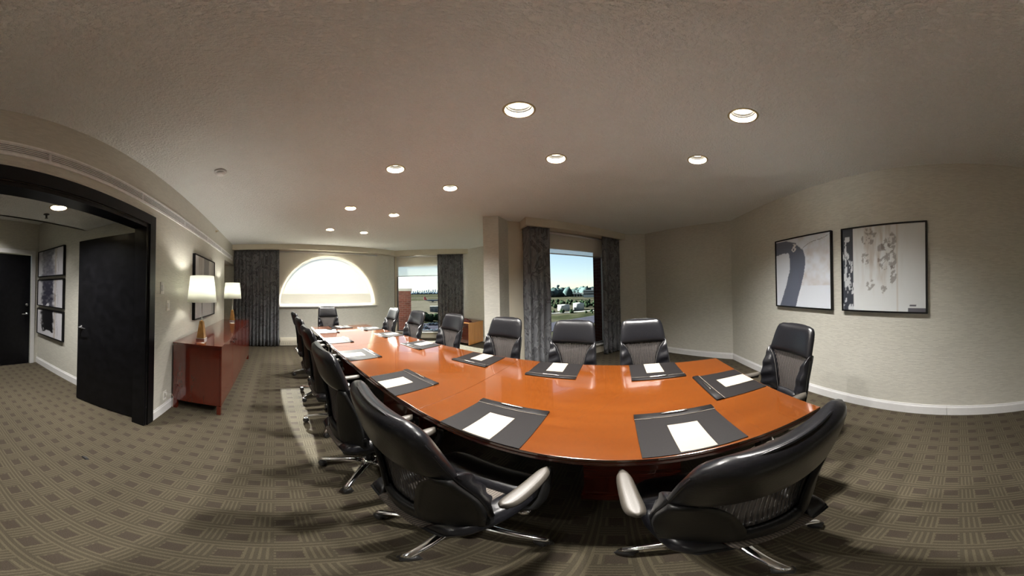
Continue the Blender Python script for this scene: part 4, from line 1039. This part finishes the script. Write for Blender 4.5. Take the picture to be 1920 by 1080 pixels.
# trees
def blob(mb, x, y, z, r, hs=1.0):
    n1, n2 = 7, 5; rs = []
    for j in range(n2):
        f = math.pi * (j + .5) / n2
        rs.append([(x + r * math.sin(f) * math.cos(2 * math.pi * i / n1 + j) * random.uniform(.8, 1.15), y + r * math.sin(f) * math.sin(2 * math.pi * i / n1 + j) * random.uniform(.8, 1.15), z + r * hs * (1 - math.cos(f)) * random.uniform(.9, 1.1)) for i in range(n1)])
    mb.rings(rs)
def treeband(az0, az1, d0, d1, n, r0, r1, lab, mat, hs=1.0):
    mb = MB()
    for _ in range(n):
        a = random.uniform(az0, az1); d = random.uniform(d0, d1); x, y = pol(a, d); blob(mb, x, y, GZ - 0.5, random.uniform(r0, r1), hs)
    o = mb.build('tree_belt', mat, fix=False); tag(o, lab, 'trees', kind='stuff')
treeband(52, 105, 700, 900, 240, 11, 17, 'dark wooded ridge along the horizon in the near window', M['hill'])
treeband(56, 100, 275, 430, 170, 2.0, 3.6, 'scattered trees behind the storage tanks', M['foliage'])
treeband(58, 98, 206, 228, 60, 1.2, 2.0, 'row of low trees between the storage tanks and the road', M['foliage'])
treeband(30, 56, 2300, 2600, 160, 10, 16, 'blue-grey tree line below the city skyline', M['far_trees'], .8)
treeband(30, 56, 172, 196, 60, 2.0, 3.6, 'dark row of trees at the edge of the car park', M['foliage'])
# aircraft
ap = empty('airliner', (*pol(39.4, 500), GZ), R(-28)); tag(ap, 'parked white airliner with red tail on the airport apron in the far window', 'airplane')
mb = MB(); mb.sweep([(-1, 0, 5.2), (4, 0, 4.6), (10, 0, 4.2), (32, 0, 4.0), (36, 0, 3.9), (38.5, 0, 3.6)], 2.0, 2.0, 14, taper=[.12, .55, 1, 1, .8, .15]); mb.build('fuselage', M['aero'], ap)
mb = MB(); mb.add([(-2.5, -.2, 5.5), (5, -.2, 5.8), (0.5, -.2, 13), (-2.5, -.2, 13), (-2.5, .2, 5.5), (5, .2, 5.8), (0.5, .2, 13), (-2.5, .2, 13)], [(0, 1, 2, 3), (7, 6, 5, 4), (0, 4, 5, 1), (1, 5, 6, 2), (2, 6, 7, 3), (3, 7, 4, 0)]); mb.build('tail_fin', M['tailred'], ap)
for sg in (-1, 1):
    mb = MB(); mb.add([(15, sg * 1.5, 3.0), (22, sg * 1.5, 3.0), (13, sg * 17, 4.4), (11, sg * 17, 4.4), (15, sg * 1.5, 3.4), (22, sg * 1.5, 3.4), (13, sg * 17, 4.6), (11, sg * 17, 4.6)], [(0, 1, 2, 3), (7, 6, 5, 4), (0, 4, 5, 1), (1, 5, 6, 2), (2, 6, 7, 3), (3, 7, 4, 0)]); mb.build('wing', M['aero'], ap)
    mb = MB(); mb.sweep([(15, sg * 6, 2.3), (19, sg * 6, 2.3)], 1.1, 1.1, 12); mb.build('engine', M['aero'], ap)
    mb = MB(); mb.sweep([(18, sg * 2.2, 0), (18, sg * 2.2, 2.6)], .35, .35, 8); mb.build('landing_gear', M['tower'], ap)
tg = empty('gate_building', (*pol(42.2, 262), GZ), R(-42)); tag(tg, 'low pale airport gate building with dark openings at the apron edge', 'building')
mb = MB(); mb.box((-7, -5, 0), (9, 5, 6.5)); mb.build('block', M['concrete'], tg)
mb = MB(); [mb.box((-6 + k * 5, -5.2, 0.3), (-3 + k * 5, -4.98, 4)) for k in range(3)]; mb.build('opening', M['car_d'], tg)
# parked cars
def make_car():
    t = empty('parked_car', (0, 0, 0))
    mb = MB(); mb.box((-2.2, -.9, .35), (2.2, .9, .95)); mb.build('body', M['car_w'], t, bevel=.15)
    mb = MB(); mb.rings([[(-1.5, -.85, .95), (1.1, -.85, .95), (1.1, .85, .95), (-1.5, .85, .95)], [(-1.1, -.7, 1.5), (.5, -.7, 1.5), (.5, .7, 1.5), (-1.1, .7, 1.5)]], smooth=False); mb.build('cabin', M['carglass'], t)
    for sx in (-1.4, 1.4):
        for sy in (-.85, .85):
            mb = MB(); mb.sweep([(sx, sy - .1, .33), (sx, sy + .1, .33)], .33, .33, 10); mb.build('wheel', M['rubber'], t)
    return t
carp = make_car(); first = True
dark = None
for row, d in enumerate((88, 100, 112, 126, 140, 154)):
    for k in range(6):
        az = 37.4 + k * (2.4 * 120 / d / 1.05) * 0.55 + random.uniform(-.1, .1)
        if random.random() < .35: continue
        c_ = carp if first else copy_tree(carp); first = False
        x, y = pol(az, d); c_.location = (x, y, GZ + .10); c_.rotation_euler = (0, 0, R(-az + random.choice((0, 180)) + 60))
        dk = random.random() < .5
        tag(c_, '%s car in the %s row of the car park below the far corner window' % ('dark' if dk else 'white', ['nearest', 'second nearest', 'third nearest', 'third farthest', 'second farthest', 'farthest'][row]), 'car', 'cars parked below the far corner window')
        if dk:
            for ch in c_.children:
                if ch.name.startswith('body'):
                    ch.data = ch.data.copy(); ch.data.materials[0] = M['car_d']
